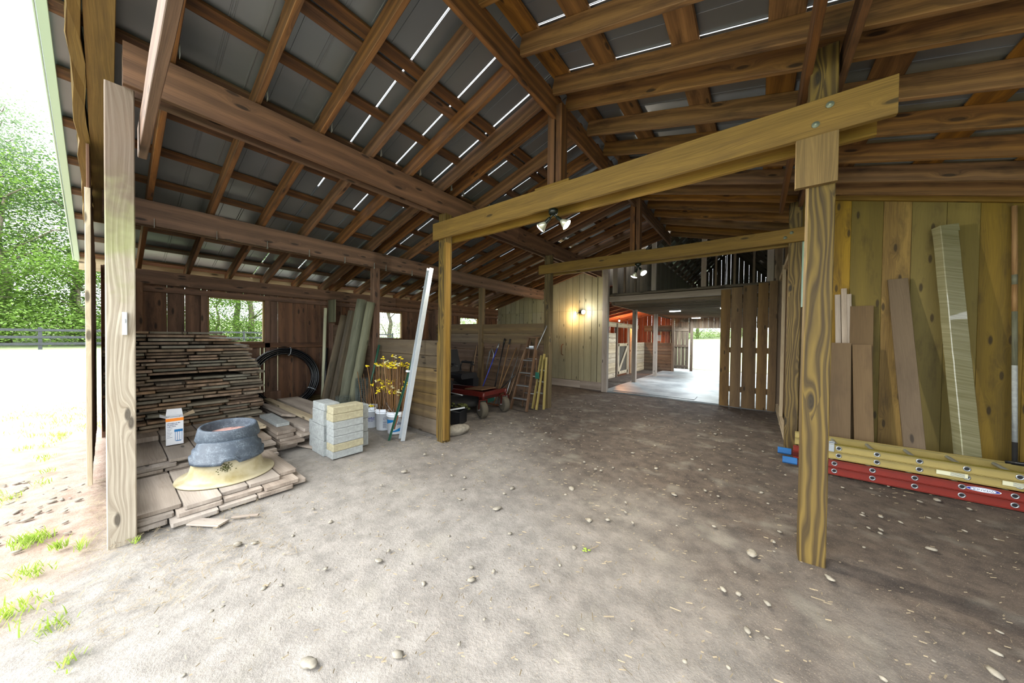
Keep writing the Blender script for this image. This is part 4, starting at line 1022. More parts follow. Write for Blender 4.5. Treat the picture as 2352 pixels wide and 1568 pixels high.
# buckets
BK = [(-5.33, 2.86, 'leftmost white bucket behind the concrete blocks'), (-5.02, 2.93, 'middle white bucket with a round printed sign, holding stakes'), (-4.69, 2.94, 'white bucket with blue label, nearest the front partition post')]
for i, (x, y, lab) in enumerate(BK):
    t = empty('bucket', (x, y, 0), lab, 'bucket', rz=math.atan2(-y, -x)+.0)
    MB().lathe([(.125, .0), (.13, .004), (.142, .28), (.152, .282), (.152, .292), (.143, .294), (.144, .31), (.155, .312), (.155, .322), (.146, .325), (.148, .352), (.151, .36), (.146, .362), (.141, .35), (.128, .02), (0, .012)], (0, 0, 0), 40).build('bucket_shell', 'white', t)
    mb = MB(); mb.tube([(.155*math.cos(a), .155*math.sin(a), .30-.14*math.sin(a/1.0) if True else 0) for a in [j*math.pi/14 for j in range(15)]] if i == 1 else [(.155*math.cos(a), .155*math.sin(a), .30-.2*math.sin(a)) for a in [math.pi+j*math.pi/14 for j in range(15)]], .0022, 6); mb.build('bail_handle', 'steel', t)
    # print: local +x faces the camera
    def wrapq(mb, a0, a1, z0, z1, skew=0.0, r0=.1318, sl=.0437):
        n = 12
        for j in range(n):
            A, B = a0+(a1-a0)*j/n, a0+(a1-a0)*(j+1)/n
            def p(a, z): rr = r0+z*sl+.0006; return (rr*math.cos(a), rr*math.sin(a), z)
            f0, f1 = j/n, (j+1)/n
            mb.quad([p(A, z0[0]+(z0[1]-z0[0])*f0), p(B, z0[0]+(z0[1]-z0[0])*f1), p(B, z1[0]+(z1[1]-z1[0])*f1), p(A, z1[0]+(z1[1]-z1[0])*f0)])
    if i == 2:
        mb = MB(); wrapq(mb, R(-80), R(0), (.16, .215), (.235, .235)); wrapq(mb, R(-30), R(70), (.035, .055), (.045, .15)); mb.build('blue_label', 'blue', t)
        marks('label_text', 4, .05, lambda q: (.1385-.004*q, .02+.02*q, .155, .003, .006), 'ink', t)
    elif i == 0:
        
        for k, (n, sz, zz) in enumerate(((9, .024, .165), (10, .016, .138), (7, .011, .115))): marks('printed_line', n, sz, lambda q: (.1405, -.052+.0115*q, zz, .0012, .004), 'navy', t)
    else:
        mb = MB(); mb.tube([(.1445, .022*math.cos(a), .2+.022*math.sin(a)) for a in [j*math.pi/12 for j in range(24)]], .002, 5, closed=True); mb.tube([(.1445, -.014, .186), (.1445, .014, .214)], .002, 5)
        for k in range(8): mb.box((.140, -.028, .05+.014*k), (.1412+.0006*k, .028-.006*(k % 3), .054+.014*k), c=.0003)
        mb.build('round_sign', 'ink', t)
# flagged stakes
def stake(x, y, tx, ty, h, flag, lab, grp, mat='stake'):
    root = MB().tube([(0, 0, 0), (tx-x, ty-y, h)], .0055, 5).build('wooden_stake', mat); root.location = (x, y, .02)
    tag(root, lab, 'stake', grp)
    if flag:
        mb = MB(); a = rn.uniform(0, 3)
        for k in range(3):
            d = Vector((math.cos(a+k*2.1), math.sin(a+k*2.1), 0))*rn.uniform(.03, .055); c = Vector((tx-x, ty-y, h-.01-.012*k))
            mb.blob(c+d*.45+Vector((0, 0, rn.uniform(-.012, .012))), (rn.uniform(.018, .032), rn.uniform(.012, .02), rn.uniform(.008, .014)), rn.randint(0, 99), 1, amp=.4, rot=a+k)
        fo = mb.build('flag_tape', 'flagw' if rn.random() < .2 else 'flag', root)
NM = ['leftmost', 'middle', 'right']
for b, n in ((1, 56), (2, 60), (0, 20)):
    bx, by, _ = BK[b]
    for i in range(n):
        a = rn.uniform(0, 6.28); rr = .105*math.sqrt(rn.random())
        x, y = bx+rr*math.cos(a), by+rr*math.sin(a)
        sx = {1: -.03, 2: .0, 0: .0}[b]; k = rn.uniform(.9, 2.9)
        tx = bx+rr*math.cos(a)*k+sx+rn.uniform(-.05, .05); ty = min(3.17, by+rr*math.sin(a)*k+.04)
        tall = i % 2 == 0
        h = (1.10+rn.uniform(-.03, .04)) if tall else (.74+rn.uniform(-.11, .1))
        if b == 0: h = rn.uniform(.5, .95); tx -= .05
        if b and i in (3, 8): h = 1.24
        f = (b > 0 and rn.random() < .93)
        lab = (f'thin brown stake with yellow tape, {"tall" if tall else "short"} one in the {NM[b]} bucket' if f else f'thin bare brown stake in the {NM[b]} bucket')
        stake(x, y, tx, ty, h, f, lab, (f'taped {"tall" if tall else "short"} stakes in the {NM[b]} bucket' if f else f'bare stakes in the {NM[b]} bucket'))
for dx, dz in ((-.02, 0), (.05, .0)):
    mb = MB(); 
    for k in range(5): mb.blob((-5.27+dx+rn.uniform(-.03, .03), 2.80+rn.uniform(-.03, .03), .375+rn.uniform(0, .02)), (.022, .02, .012), k, 1)
    tag(mb.build('yellow_tape', 'flag' if dx > 0 else 'flagw'), ('yellow' if dx > 0 else 'pale yellow')+' scrap of tape on the rim of the leftmost bucket', 'tape')
# T post and metal channel
t = empty('steel_t_post', (-4.42, 2.66, 0), 'dark green steel T-post with white tip and rusty spade plate, in front of the buckets', 'post', world=True)
a, b = Vector((-4.42, 2.66, -.01)), Vector((-4.30, 3.14, 1.68))
mb = MB(); mb.board(a, b, .035, .005, up=(0, 1, 0), c=.001); mb.board(a+Vector((0, -.015, 0)), b+Vector((0, -.015, 0)), .005, .03, up=(0, 1, 0), c=.001)
for k in range(20): p = a.lerp(b, .25+.035*k)+Vector((0, -.034, 0)); mb.blob(p, (.008, .006, .006), k, 1)
mb.build('post_shaft', 'green', t)
mb = MB(); p0, p1 = a.lerp(b, .93), a.lerp(b, 1.0); mb.board(p0+Vector((0, -.004, 0)), p1+Vector((0, -.004, .01)), .042, .04, up=(0, 1, 0), c=.004); mb.build('white_tip', 'white', t)
mb = MB(); p0, p1 = a.lerp(b, .10), a.lerp(b, .22); mb.board(p0+Vector((.0, .004, 0)), p1+Vector((0, .004, 0)), .09, .005, up=(0, 1, 0), c=.001); mb.build('spade_plate', 'rust', t)
t = empty('clip_insulator', (0, 0, 0), '', '') if False else None
mb = MB(); q = a.lerp(b, .62); mb.box((q.x-.03, q.y-.05, q.z-.015), (q.x+.04, q.y-.02, q.z+.015)); tag(mb.build('insulator', 'white', origin=q), 'white plastic insulator clipped on the green steel post', 'insulator')
a, b = Vector((-4.26, 2.80, .0)), Vector((-3.925, 3.05, 2.62)); t = empty('metal_channel', a, 'long galvanised U-channel leaning against the partition post', 'metal channel', world=True)
mb = MB(); mb.board(a, b, .115, .004, up=(-.3, -1, 0), c=.001); ax = (b-a).normalized(); wv = ax.cross(Vector((-.3, -1, 0))).normalized(); up_ = wv.cross(ax)
for e in (-.055, .055): mb.board(a+wv*e-up_*-.03, b+wv*e-up_*-.03, .004, .06, up=(-.3, -1, 0), c=.001)
mb.board(a+up_*.006, b+up_*.006, .03, .012, up=(-.3, -1, 0), c=.002)
mb.build('channel_profile', 'galv', t)
mb = MB(); mb.blob((-3.86, 3.55, .06), (.1, .24, .085), 5, 3, amp=.12, rot=-.3); tag(mb.build('flat_stone', 'stone', origin=(-3.86, 3.55, 0)), 'large grey stone on the ground beside the partition post', 'stone')
t = empty('plastic_bin', (-4.42, 3.95, 0), 'dark open plastic bin behind the partition post', 'bin', rz=R(20))
mb = MB(); 
for (x0, x1, y0, y1) in ((-.2, -.19, -.15, .15), (.19, .2, -.15, .15), (-.2, .2, -.15, -.14), (-.2, .2, .14, .15)): mb.box((x0, y0, 0), (x1, y1, .24))
mb.box((-.2, -.15, 0), (.2, .15, .01)); mb.build('bin_shell', 'black', t)
mb = MB(); mb.tube([(-.21, -.16, .24), (.21, -.16, .24), (.21, .16, .24), (-.21, .16, .24)], .009, 6, closed=True); mb.build('bin_rim', 'black', t)
mb = MB(); mb.board((-.1, -.1, .23), (.18, .1, .27), .05, .02); mb.build('white_strip', 'white', t)
mb = MB(); mb.box((-3.785, .075, 1.58), (-3.76, .10, 1.75)); mb.box((-3.76, .085, 1.67), (-3.745, .09, 1.70)); tag(mb.build('gate_insulator', 'white', origin=(-3.78, .08, 1.6)), 'white plastic bracket on the side of the pale front post', 'bracket')

# ------------------------------------------------------------ ride-on mower (facing +x)
t = empty('ride_on_mower', (-4.9, 4.8, 0), 'red zero-turn ride-on mower with black seat, parked behind the partition post', 'mower', world=True)
def caster(x, y, side):
    w = empty('front_caster', (x, y, 0), None, None); w.parent = t; w.matrix_parent_inverse = Matrix.Translation(-Vector(t.location)); w['_w'] = 0
    rot = Matrix.Rotation(R(90), 3, 'X') 
    mb = MB(); mb.lathe([(.075, -.06), (.13, -.068), (.158, -.05), (.165, -.02), (.165, .02), (.158, .05), (.13, .068), (.075, .06)], (0, 0, .165), 32, mat=rot); mb.build('tyre', 'rubber', w)
    mb = MB(); mb.lathe([(0, -.062), (.04, -.058), (.06, -.035), (.085, -.055), (.13, -.0700), (.131, -.066), (.131, .066), (.13, .07), (.085, .055), (.06, .035), (.04, .058), (0, .062)], (0, 0, .165), 28, mat=rot); mb.build('hub', 'darkrub', w)
    mb = MB(); 
    for s in (-1, 1): mb.board((0, s*.082, .165), (.03, s*.082, .36), .05, .01, up=(0, 1, 0))
    mb.board((.03, -.085, .36), (.03, .085, .36), .06, .015); mb.tube([(.03, 0, .36), (.03, 0, .50)], .026, 12); mb.build('fork', 'red', w); w.rotation_euler = (0, 0, R(-14*side-8))
    mb = MB(); mb.tube([(0, -.095, .165), (0, .095, .165)], .012, 8); mb.build('axle_bolt', 'steel', w)
caster(-4.22, 4.52, 1); caster(-4.24, 5.22, 1)
mb = MB(); mb.board((-4.22, 4.48, .46), (-4.24, 5.26, .46), .08, .08, c=.008); 
for y in (4.62, 5.1): mb.board((-4.24, y, .44), (-5.9, y, .40), .06, .10, c=.006)
mb.board((-4.35, 4.62, .40), (-4.35, 5.1, .40), .14, .12, c=.01); mb.build('frame', 'red', t)
mb = MB(); mb.board((-4.36, 4.86, .52), (-4.85, 4.86, .49), .44, .02, c=.005, nu=4, jig=.002); mb.build('foot_plate', 'brownladder', t)
mb = MB(); mb.lathe([(.2, .0), (.5, .02), (.53, .05), (.52, .12), (.4, .15), (0, .16)], (-5.05, 4.83, .12), 28, sx=.9, sy=1.05); mb.build('cutting_deck', 'darkrub', t)
mb = MB(); mb.board((-4.5, 4.72, .22), (-4.42, 5.08, .30), .03, .13, c=.01); mb.build('front_guard', 'teal', t)
mb = MB()
for i in range(90): mb.blob((rn.uniform(-5.2, -4.55), 4.32+rn.uniform(0, .16), .16+rn.uniform(-.05, .07)), (.05, .03, .03), i, 1)
gc = mb.build('grass_clippings', 'moss', t); gc['kind'] = 'stuff'
for y in (4.42, 5.2):
    mb = MB(); mb.box((-5.75, y-.06, .42), (-5.1, y+.12, .68), c=.05); mb.build('side_tank', 'seat', t)
    mb = MB(); mb.lathe([(0, -.09), (.12, -.09), (.22, -.1), (.26, -.06), (.26, .06), (.22, .1), (.12, .09), (0, .09)], (-5.72, y, .26), 32, mat=Matrix.Rotation(R(90), 3, 'X')); mb.build('rear_wheel', 'darkrub', t)
    mb = MB(); mb.tube([(-5.28, y, .62), (-5.24, y, .86), (-5.1, y+(.12 if y < 4.8 else -.12), .98), (-4.98, y+(.16 if y < 4.8 else -.16), .96)], .014, 8); mb.build('control_lever', 'black', t)
st = MB().box((-5.45, 4.6, .68), (-4.92, 5.08, .80), c=.05).build('seat_cushion', 'seat', t)
mb = MB(); mb.board((-5.42, 4.84, .76), (-5.58, 4.84, 1.28), .46, .12, up=(1, 0, .2), c=.05, nu=4, jig=.004); mb.build('seat_back', 'seat', t)
for y in (4.57, 5.11):
    mb = MB(); mb.box((-5.42, y-.035, .98), (-5.08, y+.035, 1.03), c=.02); mb.tube([(-5.5, y, .86), (-5.44, y, 1.0)], .015, 6); mb.build('arm_rest', 'seat', t)
mb = MB(); mb.box((-5.3, 4.39, .66), (-5.24, 4.42, .69)); mb.build('marker_lamp', 'orange', t)
mb = MB(); mb.tube([(-5.7, 4.44, .43), (-4.7, 4.44, .40)], .012, 6); mb.build('steel_rod', 'steel', t)

# ------------------------------------------------------------ long-handled tools on the rear partition
def tool(base, top, mat, lab, head=None, r=.014, grip=None, cat='tool', name='garden_tool'):
    t = empty(name, (base[0], base[1], 0), lab, cat, world=True)
    MB().tube([base, top], r, 8).build('handle', mat, t)
    b, p = Vector(base), Vector(top); d = (p-b).normalized()
    if grip: MB().tube([p-d*.14, p], r*1.5, 8).build('grip', grip, t)
    if head == 'rake':
        mb = MB(); mb.board(b+Vector((-.17, 0, .03)), b+Vector((.17, 0, .03)), .02, .02)
        for k in range(12): x = -.16+.029*k; mb.tube([b+Vector((x, 0, .03)), b+Vector((x, -.03, -.0))], .003, 5)
        mb.build('rake_head', 'rust', t)
    elif head == 'shovel':
        mb = MB(); mb.board(b+Vector((0, -.01, .0)), b+Vector((0, 0, .1)), .20, .006, up=(0, 1, .1)); mb.board(b+Vector((0, 0, .09)), b+d*.28, .12, .006, up=(0, 1, .1)); mb.build('blade', 'steel', t)
    elif head == 'fork':
        mb = MB()
        for k in range(4): x = -.08+.053*k; mb.tube([b+Vector((x, -.02, .0)), b+Vector((x, 0, .22)), b+d*.3], .005, 5)
        mb.build('tines', 'rust', t)
    elif head == 'broom':
        mb = MB(); mb.board(b+Vector((-.15, 0, .1)), b+Vector((.15, 0, .1)), .05, .04); 
        for k in range(30): x = -.14+.0097*k; mb.tube([b+Vector((x, rn.uniform(-.02, .02), .1)), b+Vector((x*1.1, rn.uniform(-.03, .03), .0))], .003, 4)
        mb.build('bristles', 'stake', t)
tool((-5.62, 5.86, .02), (-5.72, 6.16, 1.32), 'handled', 'dark-handled shovel left of the dark middle post behind the mower', 'shovel')
tool((-6.0, 5.9, .02), (-5.98, 6.16, 1.36), 'handle', 'wooden-handled rake behind the mower lever', 'rake')
tool((-6.25, 5.85, .02), (-6.02, 6.16, 1.28), 'handled', 'dark brown fork leaning behind the mower seat', 'fork')
tool((-5.32, 5.5, .02), (-5.18, 6.14, 1.42), 'bluepaint', 'blue-handled broom leaning on the rear partition', 'broom', grip='steel')
tool((-5.02, 5.7, .02), (-5.0, 6.15, 1.55), 'black', 'black-handled shovel right of the blue-handled broom', 'shovel', grip='black')
tool((-4.83, 5.6, .02), (-4.82, 6.14, 1.54), 'handle', 'pale-handled shovel with dark grip standing almost upright', 'shovel', grip='darkrub')
tool((-4.76, 5.45, .02), (-4.62, 6.14, 1.34), 'handle', 'light wooden handle leaning right beside the pale-handled shovel', 'rake')
tool((-4.62, 5.55, .02), (-4.48, 6.14, 1.42), 'handled', 'brown-handled fork leaning behind the light handle', 'fork')
tool((-4.52, 5.5, .02), (-4.58, 6.14, 1.12), 'steel', 'short grey-handled hoe between the brown fork and the stepladder', 'rake', r=.011)
tool((-4.46, 5.52, .02), (-4.36, 6.12, 1.30), 'handle', 'thin wooden-handled hoe nearest the stepladder', 'rake', r=.011)
tool((-4.56, 5.5, .02), (-4.17, 6.12, 1.48), 'handled', 'brown-handled shovel with black grip leaning toward the stepladder', 'shovel', grip='black')
tool((-4.80, 5.55, .25), (-4.22, 5.95, .95), 'black', 'dark slanting rod crossing the handles beside the stepladder', None, r=.012)
# bow saw
t = empty('bow_saw', (-5.5, 6.12, .55), 'bow saw with a curved frame hanging left of the middle partition post', 'saw', world=True)
mb = MB(); mb.tube([(-5.62, 6.14, .72), (-5.50, 6.14, 1.2), (-5.42, 6.14, 1.28), (-5.36, 6.14, 1.15), (-5.40, 6.14, .9), (-5.56, 6.14, .70)], .012, 7); mb.build('saw_frame', 'steel', t)
mb = MB(); mb.board((-5.62, 6.13, .72), (-5.46, 6.13, 1.22), .02, .003, up=(0, 1, 0), c=.0005); mb.build('saw_blade', 'steel', t)

# ------------------------------------------------------------ stepladder and yellow ladder behind it
t = empty('stepladder', (-4.07, 5.6, 0), 'brown wooden-coloured stepladder with pale steps in front of the rear partition', 'ladder', world=True)
FL, FR, TL, TR = Vector((-4.29, 5.50, 0)), Vector((-3.87, 5.52, 0)), Vector((-4.13, 5.97, 1.58)), Vector((-3.93, 5.98, 1.58))
for a, b in ((FL, TL), (FR, TR)): MB().board(a, b, .028, .075, up=(0, 1, 0)).build('front_rail', 'brownladder', t)
for a, b in ((FL+Vector((.05, .38, 0)), TL+Vector((.02, .03, -.05))), (FR+Vector((-.04, .40, 0)), TR+Vector((-.02, .03, -.05)))): MB().board(a, b, .022, .04, up=(0, 1, 0)).build('rear_rail', 'brownladder', t)
for k in range(5):
    f = .155+.175*k; a, b = FL.lerp(TL, f), FR.lerp(TR, f); MB().board(a+Vector((.012, 0, 0)), b-Vector((.012, 0, 0)), .075, .022).build('step', 'steel', t)
for f in (.2, .45, .7):
    a, b = (FL+Vector((.05, .38, 0))).lerp(TL, f), (FR+Vector((-.04, .40, 0))).lerp(TR, f); MB().tube([a, b], .01, 6).build('rear_brace', 'steel', t)
MB().board(TL+Vector((-.03, 0, .01)), TR+Vector((.03, 0, .01)), .14, .03).build('top_cap', 'brownladder', t)
MB().box((-4.09, 5.905, 1.33), (-3.97, 5.91, 1.40)).build('warning_sticker', 'white', t)
tool((-3.95, 5.9, 1.2), (-3.745, 6.10, 1.86), 'steel', 'pale steel rod sticking up behind the stepladder top', None, r=.012)
t = empty('folding_ladder', (-3.9, 5.95, 0), 'yellow fibreglass ladder folded behind the stepladder beside the rear post', 'ladder', world=True)
for a, b in (((-3.93, 5.84, .0), (-3.89, 6.12, 1.18)), ((-3.80, 5.80, .0), (-3.80, 6.1, 1.22)), ((-3.70, 5.94, .0), (-3.72, 6.06, 1.15))): MB().board(a, b, .03, .06, up=(0, 1, 0)).build('ladder_rail', 'yfg', t)
for z in (.35, .6, .85): MB().board((-3.93, 5.9+z*.2, z), (-3.74, 5.88+z*.2, z), .03, .03).build('rung', 'steel', t)
MB().box((-3.87, 5.84, .68), (-3.78, 5.87, .82)).build('green_hinge', 'teal', t)

# ------------------------------------------------------------ right wall: boards, wrapped box, pole, ladders
def lean(x0, x1, ztop, yb, name, lab, mat='boardgray', t=.03, dx=0.0, yt=None):
    """board leaning on the right back wall: top edge from x0..x1"""
    yt = yt if yt is not None else 6.24; cx = (x0+x1)/2; mb = MB()
    mb.board((cx+dx, yb, .005), (cx, yt, ztop), x1-x0, t, up=(0, -1, .01), nu=6, jig=.001)
    return tag(mb.build(name, mat, origin=(cx+dx, yb, 0)), lab, 'board')
lean(.50, .63, 2.07, 6.1, 'leaning_board', 'grey-brown board standing between the corner post and the foreground post')
lean(.80, 1.0, 1.57, 5.98, 'leaning_board', 'short brown board right of the foreground post, with a wavy stain', yt=6.12)
lean(1.01, 1.185, 1.55, 6.0, 'leaning_board', 'short brown board with rounded worn edges, second right of the foreground post', yt=6.13, dx=.03)
lean(1.0, 1.215, 2.07, 6.12, 'leaning_board', 'medium brown board behind the two short boards', yt=6.24)
for i, (x, zt, w) in enumerate(((.85, 2.24, .055), (.91, 2.32, .055), (.965, 2.24, .045))):
    lean(x, x+w, zt, 6.14, 'narrow_board', f'narrow upright board leaning left of the medium brown board, {("leftmost", "middle and tallest", "rightmost")[i]} of three', 'plank', .025, dx=.05, yt=6.25)
lean(1.33, 1.50, 2.40, 5.82, 'leaning_board', 'tall wide brown board leaning alone in the middle of the right wall', dx=.10)
t = empty('wrapped_box', (1.93, 5.9, 0), 'tall long box in clear stretch wrap leaning on the right wall', 'box', world=True)
mb = MB(); mb.board((1.90, 5.86, .005), (1.755, 6.17, 2.97), .155, .11, up=(.35, -1, 0), nu=24, jig=.0015, c=.006); mb.build('wrapped_body', 'wrap', t)
mb = MB(); mb.board((1.7645, 6.165, 2.90), (1.7555, 6.17, 2.985), .162, .116, up=(.35, -1, 0)); mb.build('wrap_fold', 'wrap', t)
t = empty('marker_pole', (2.27, 6.2, 0), 'thin pole with pale and dark bands standing near the right edge', 'pole', world=True)
for a, b, mm in ((0, .5, 'darkrub'), (.5, 1.35, 'block'), (1.35, 1.95, 'fencepost'), (1.95, 2.25, 'handle'), (2.25, 2.36, 'fencepost'), (2.36, 3.13, 'handle')):
    MB().tube([(2.29-.04*a/3, 6.17+.06*a/3, a), (2.29-.04*b/3, 6.17+.06*b/3, b)], .02, 10).build('pole_band', mm, t)
mb = MB(); mb.board((.47+.04, 6.20, 2.08), (.47+.03, 6.22, 3.05), .10, .06, up=(0, -1, 0), c=.02, nu=10, jig=.002); tag(mb.build('wrapped_bundle', 'trim', origin=(.5, 6.2, 2.08)), 'pale green wrapped bundle above the board beside the corner post', 'bundle')

def ext_ladder(x0, x1, ynear, yfar, zb, name, lab, rail, rail2, near_off=0.0, top=False):
    t = empty(name, ((x0+x1)/2, (ynear+yfar)/2, 0), lab, 'ladder', world=True)
    for sec in range(2):
        z = zb+.0875*sec
        for yy, sg in ((ynear, -1), (yfar, 1)):
            xs_ = x0+(near_off if yy == ynear and sec == 1 else (near_off*1.0 if yy == ynear else 0))
            mb = MB(); mb.board((xs_, yy, z+.0425), (x1, yy, z+.0425), .008, .083, c=.001)
            for e in (.004, .081): mb.board((xs_, yy-.012, z+e), (x1, yy-.012, z+e), .026, .006, c=.001)
            mb.build('side_rail', rail if sec == 0 or yy > ynear or not rail2 else rail, t)
        n = int((x1-x0-near_off-.2)/.305)
        for k in range(n):
            x = x0+near_off+.16+.305*k+(.0 if sec == 0 else .0)
            r = MB().tube([(x, ynear-.006, z+.043), (x, yfar, z+.043)], .0165, 12, caps=False).build('rung', 'steel', t)
            mb = MB(); q = Matrix.Rotation(R(90), 3, 'X')
            mb.lathe([(.017, 0), (.026, 0), (.026, .005), (.017, .006), (.016, -.02)], (x, ynear-.004, z+.043), 18, mat=q); mb.build('rung_collar', 'steel', r)
            MB().lathe([(.0001, .0), (.0155, .001)], (x, ynear-.0065, z+.043), 14, mat=q).build('rung_hole', 'black', r)
    return t
lr = ext_ladder(.42, 4.3, 5.33, 5.74, .004, 'extension_ladder', 'red fibreglass extension ladder with blue boots, lying under the yellow one', 'rfg', None, near_off=.18)
for y, x, lab in ((5.33, .33, 0), (5.74, .30, 1)):
    mb = MB(); mb.box((x-.04, y-.03, .03), (x+.10, y+.03, .115), c=.02); mb.build('blue_boot', 'blueboot', lr)
    mb = MB(); mb.box((x+.10, y-.014, .03), (x+.34, y+.014, .1), c=.004); mb.build('rail_end', 'red', lr)
ly = ext_ladder(.44, 4.3, 5.375, 5.80, .181, 'extension_ladder', 'yellow fibreglass extension ladder lying on top of the red one', 'yfg', 'yfg2', near_off=.20)
mb = MB(); mb.board((.64, 5.365, .358), (4.3, 5.365, .358), .045, .004, c=.001); mb.build('rail_top_edge', 'yfg2', ly)
for x, z in ((.70, .27), (.50, .12)):
    mb = MB(); mb.box((x, 5.345, z), (x+.06, 5.357, z+.12)); mb.box((x, 5.345, z+.1), (x+.06, 5.40, z+.112)); mb.build('rung_hook', 'steel', ly)
for x, z, w, h in ((1.52, .215, .20, .045), (1.92, .215, .13, .045)):
    MB().box((x, 5.356, z), (x+w, 5.358, z+h)).build('rating_sticker', 'pvc', ly)
    for k in range(4): MB().box((x+w*.45, 5.3545, z+.008+.009*k), (x+w*.9, 5.3558, z+.011+.009*k), c=.0002).build('sticker_line', 'ink', ly)
MB().box((.92, 5.786, .21), (1.04, 5.788, .25)).build('rating_sticker', 'pvc', ly)
text('sticker_arrow', '-->', .04, (.99, 5.784, .23), (R(90), 0, 0), 'ink', ly)
# oval maker's mark, upside down on the red rail
def oval(a, b, mat, y):
    mb = MB(); mb.lathe([(1, 0), (1, .0003)], (0, 0, 0), 40, sx=a, sy=b, sm=False); o = mb.build('oval_mark', mat, lr); o.matrix_parent_inverse = Matrix.Translation(-Vector(lr.location)); o.location = (1.80, y, .137); o.rotation_euler = (R(90), 0, 0); return o
oval(.106, .0215, 'white', 5.3255); oval(.1, .0185, 'navy', 5.3248); oval(.076, .0165, 'white', 5.3240)
text('maker_text', 'WERNER', .027, (1.80, 5.3232, .137), (R(90), R(180), 0), 'ink', lr, sx=1.15)
mb = MB(); mb.tube([(2.0, 5.55, .40), (2.1, 5.5, .42), (2.25, 5.55, .40), (2.3, 5.62, .37), (2.15, 5.62, .38), (2.05, 5.58, .39)], .014, 8); mb.tube([(2.2, 5.5, .4), (2.5, 5.62, .36)], .012, 8)
tag(mb.build('rope_bundle', 'black', origin=(2.2, 5.55, .38)), 'dark rope and pulley lying on the yellow ladder rungs', 'rope')

# ------------------------------------------------------------ ground litter, stones, grass
def scatter_stones():
    mb = MB(); rs = random.Random(9)
    for i in range(420):
        x, y = rs.uniform(-3.6, 3.2), rs.uniform(.1, 9)
        if x > 0 and rs.random() < .3: y = rs.uniform(2, 5.2)
        s = rs.uniform(.006, .02)*(1.6 if rs.random() < .12 else 1)
        mb.blob((x, y, .001), (s*rs.uniform(1, 1.7), s, s*.45), i, 1, amp=.2, rot=rs.uniform(0, 3))
    for i in range(160):
        x, y = rs.uniform(-6.2, -4.1), rs.uniform(-1.5, -.15); s = rs.uniform(.008, .025); mb.blob((x, y, -.003), (s*1.6, s, s*.4), i, 1, rot=rs.uniform(0, 3))
    tag(mb.build('gravel', 'stone'), 'small scattered stones pressed into the dirt floor', 'gravel', kind='stuff')
    mb = MB()
    for i in range(5200):
        x, y = rs.uniform(-4.4, 3.4), abs(rs.gauss(0, 3.6))+.15
        if y > 9.1: continue
        if x < -1.5 and y < 2.5 and rs.random() < .55: continue
        L = rs.uniform(.005, .018)*(2.2 if rs.random() < .05 else 1); a = rs.uniform(0, 3.14); d = Vector((math.cos(a)*L, math.sin(a)*L, 0)); n = Vector((-d.y, d.x, 0)).normalized()*rs.uniform(.001, .003)
        z = rs.uniform(.004, .012); p = Vector((x, y, z))
        mb.quad([p-d-n, p+d-n, p+d+n+Vector((0, 0, .003)), p-d+n+Vector((0, 0, .003))])
    mb.keep = True
    tag(mb.build('straw_litter', 'straw'), 'bits of straw and wood chips strewn over the dirt floor', 'straw', kind='stuff')
    mb = MB()
    for i in range(1600):
        x, y = rs.uniform(-3.9, -2.6), rs.uniform(-.2, .9)
        if rs.random() < .6: x, y = rs.uniform(-5.6, -3.75), rs.uniform(.0, .3)-.12
        L = rs.uniform(.01, .045); a = rs.uniform(0, 3.14); d = Vector((math.cos(a)*L, math.sin(a)*L, rs.uniform(-.004, .008))); n = Vector((-d.y, d.x, 0)).normalized()*.0016; p = Vector((x, y, .01)); mb.quad([p-d-n, p+d-n, p+d+n, p-d+n])
    mb.keep = True
    tag(mb.build('dry_straw', 'straw'), 'dry brown straw gathered along the foot of the pale post', 'straw', kind='stuff')
scatter_stones()
for i, (x, y, s, lab) in enumerate(((-1.69, .60, .045, 'pale flat stone near the bottom edge of the picture'), (-2.09, 1.18, .028, 'rounded grey pebble on the pale dirt path'), (-1.88, 2.22, .04, 'reddish stone lying alone in the middle of the floor'), (-.0, 2.96, .05, 'flat pale stone left of the foreground post'), (.42, 2.98, .03, 'small stone at the foot of the foreground post'), (1.1, 3.9, .035, 'light stone to the right of the foreground post'), (1.5, 3.2, .035, 'light stone near the right edge of the floor'))):
    mb = MB(); s *= .65; mb.blob((0, 0, .004), (s*1.5, s, s*.45), i+50, 2, rot=.6*i); o = tag(mb.build('stone', 'stone'), lab, 'stone'); o.location = (x, y, 0)
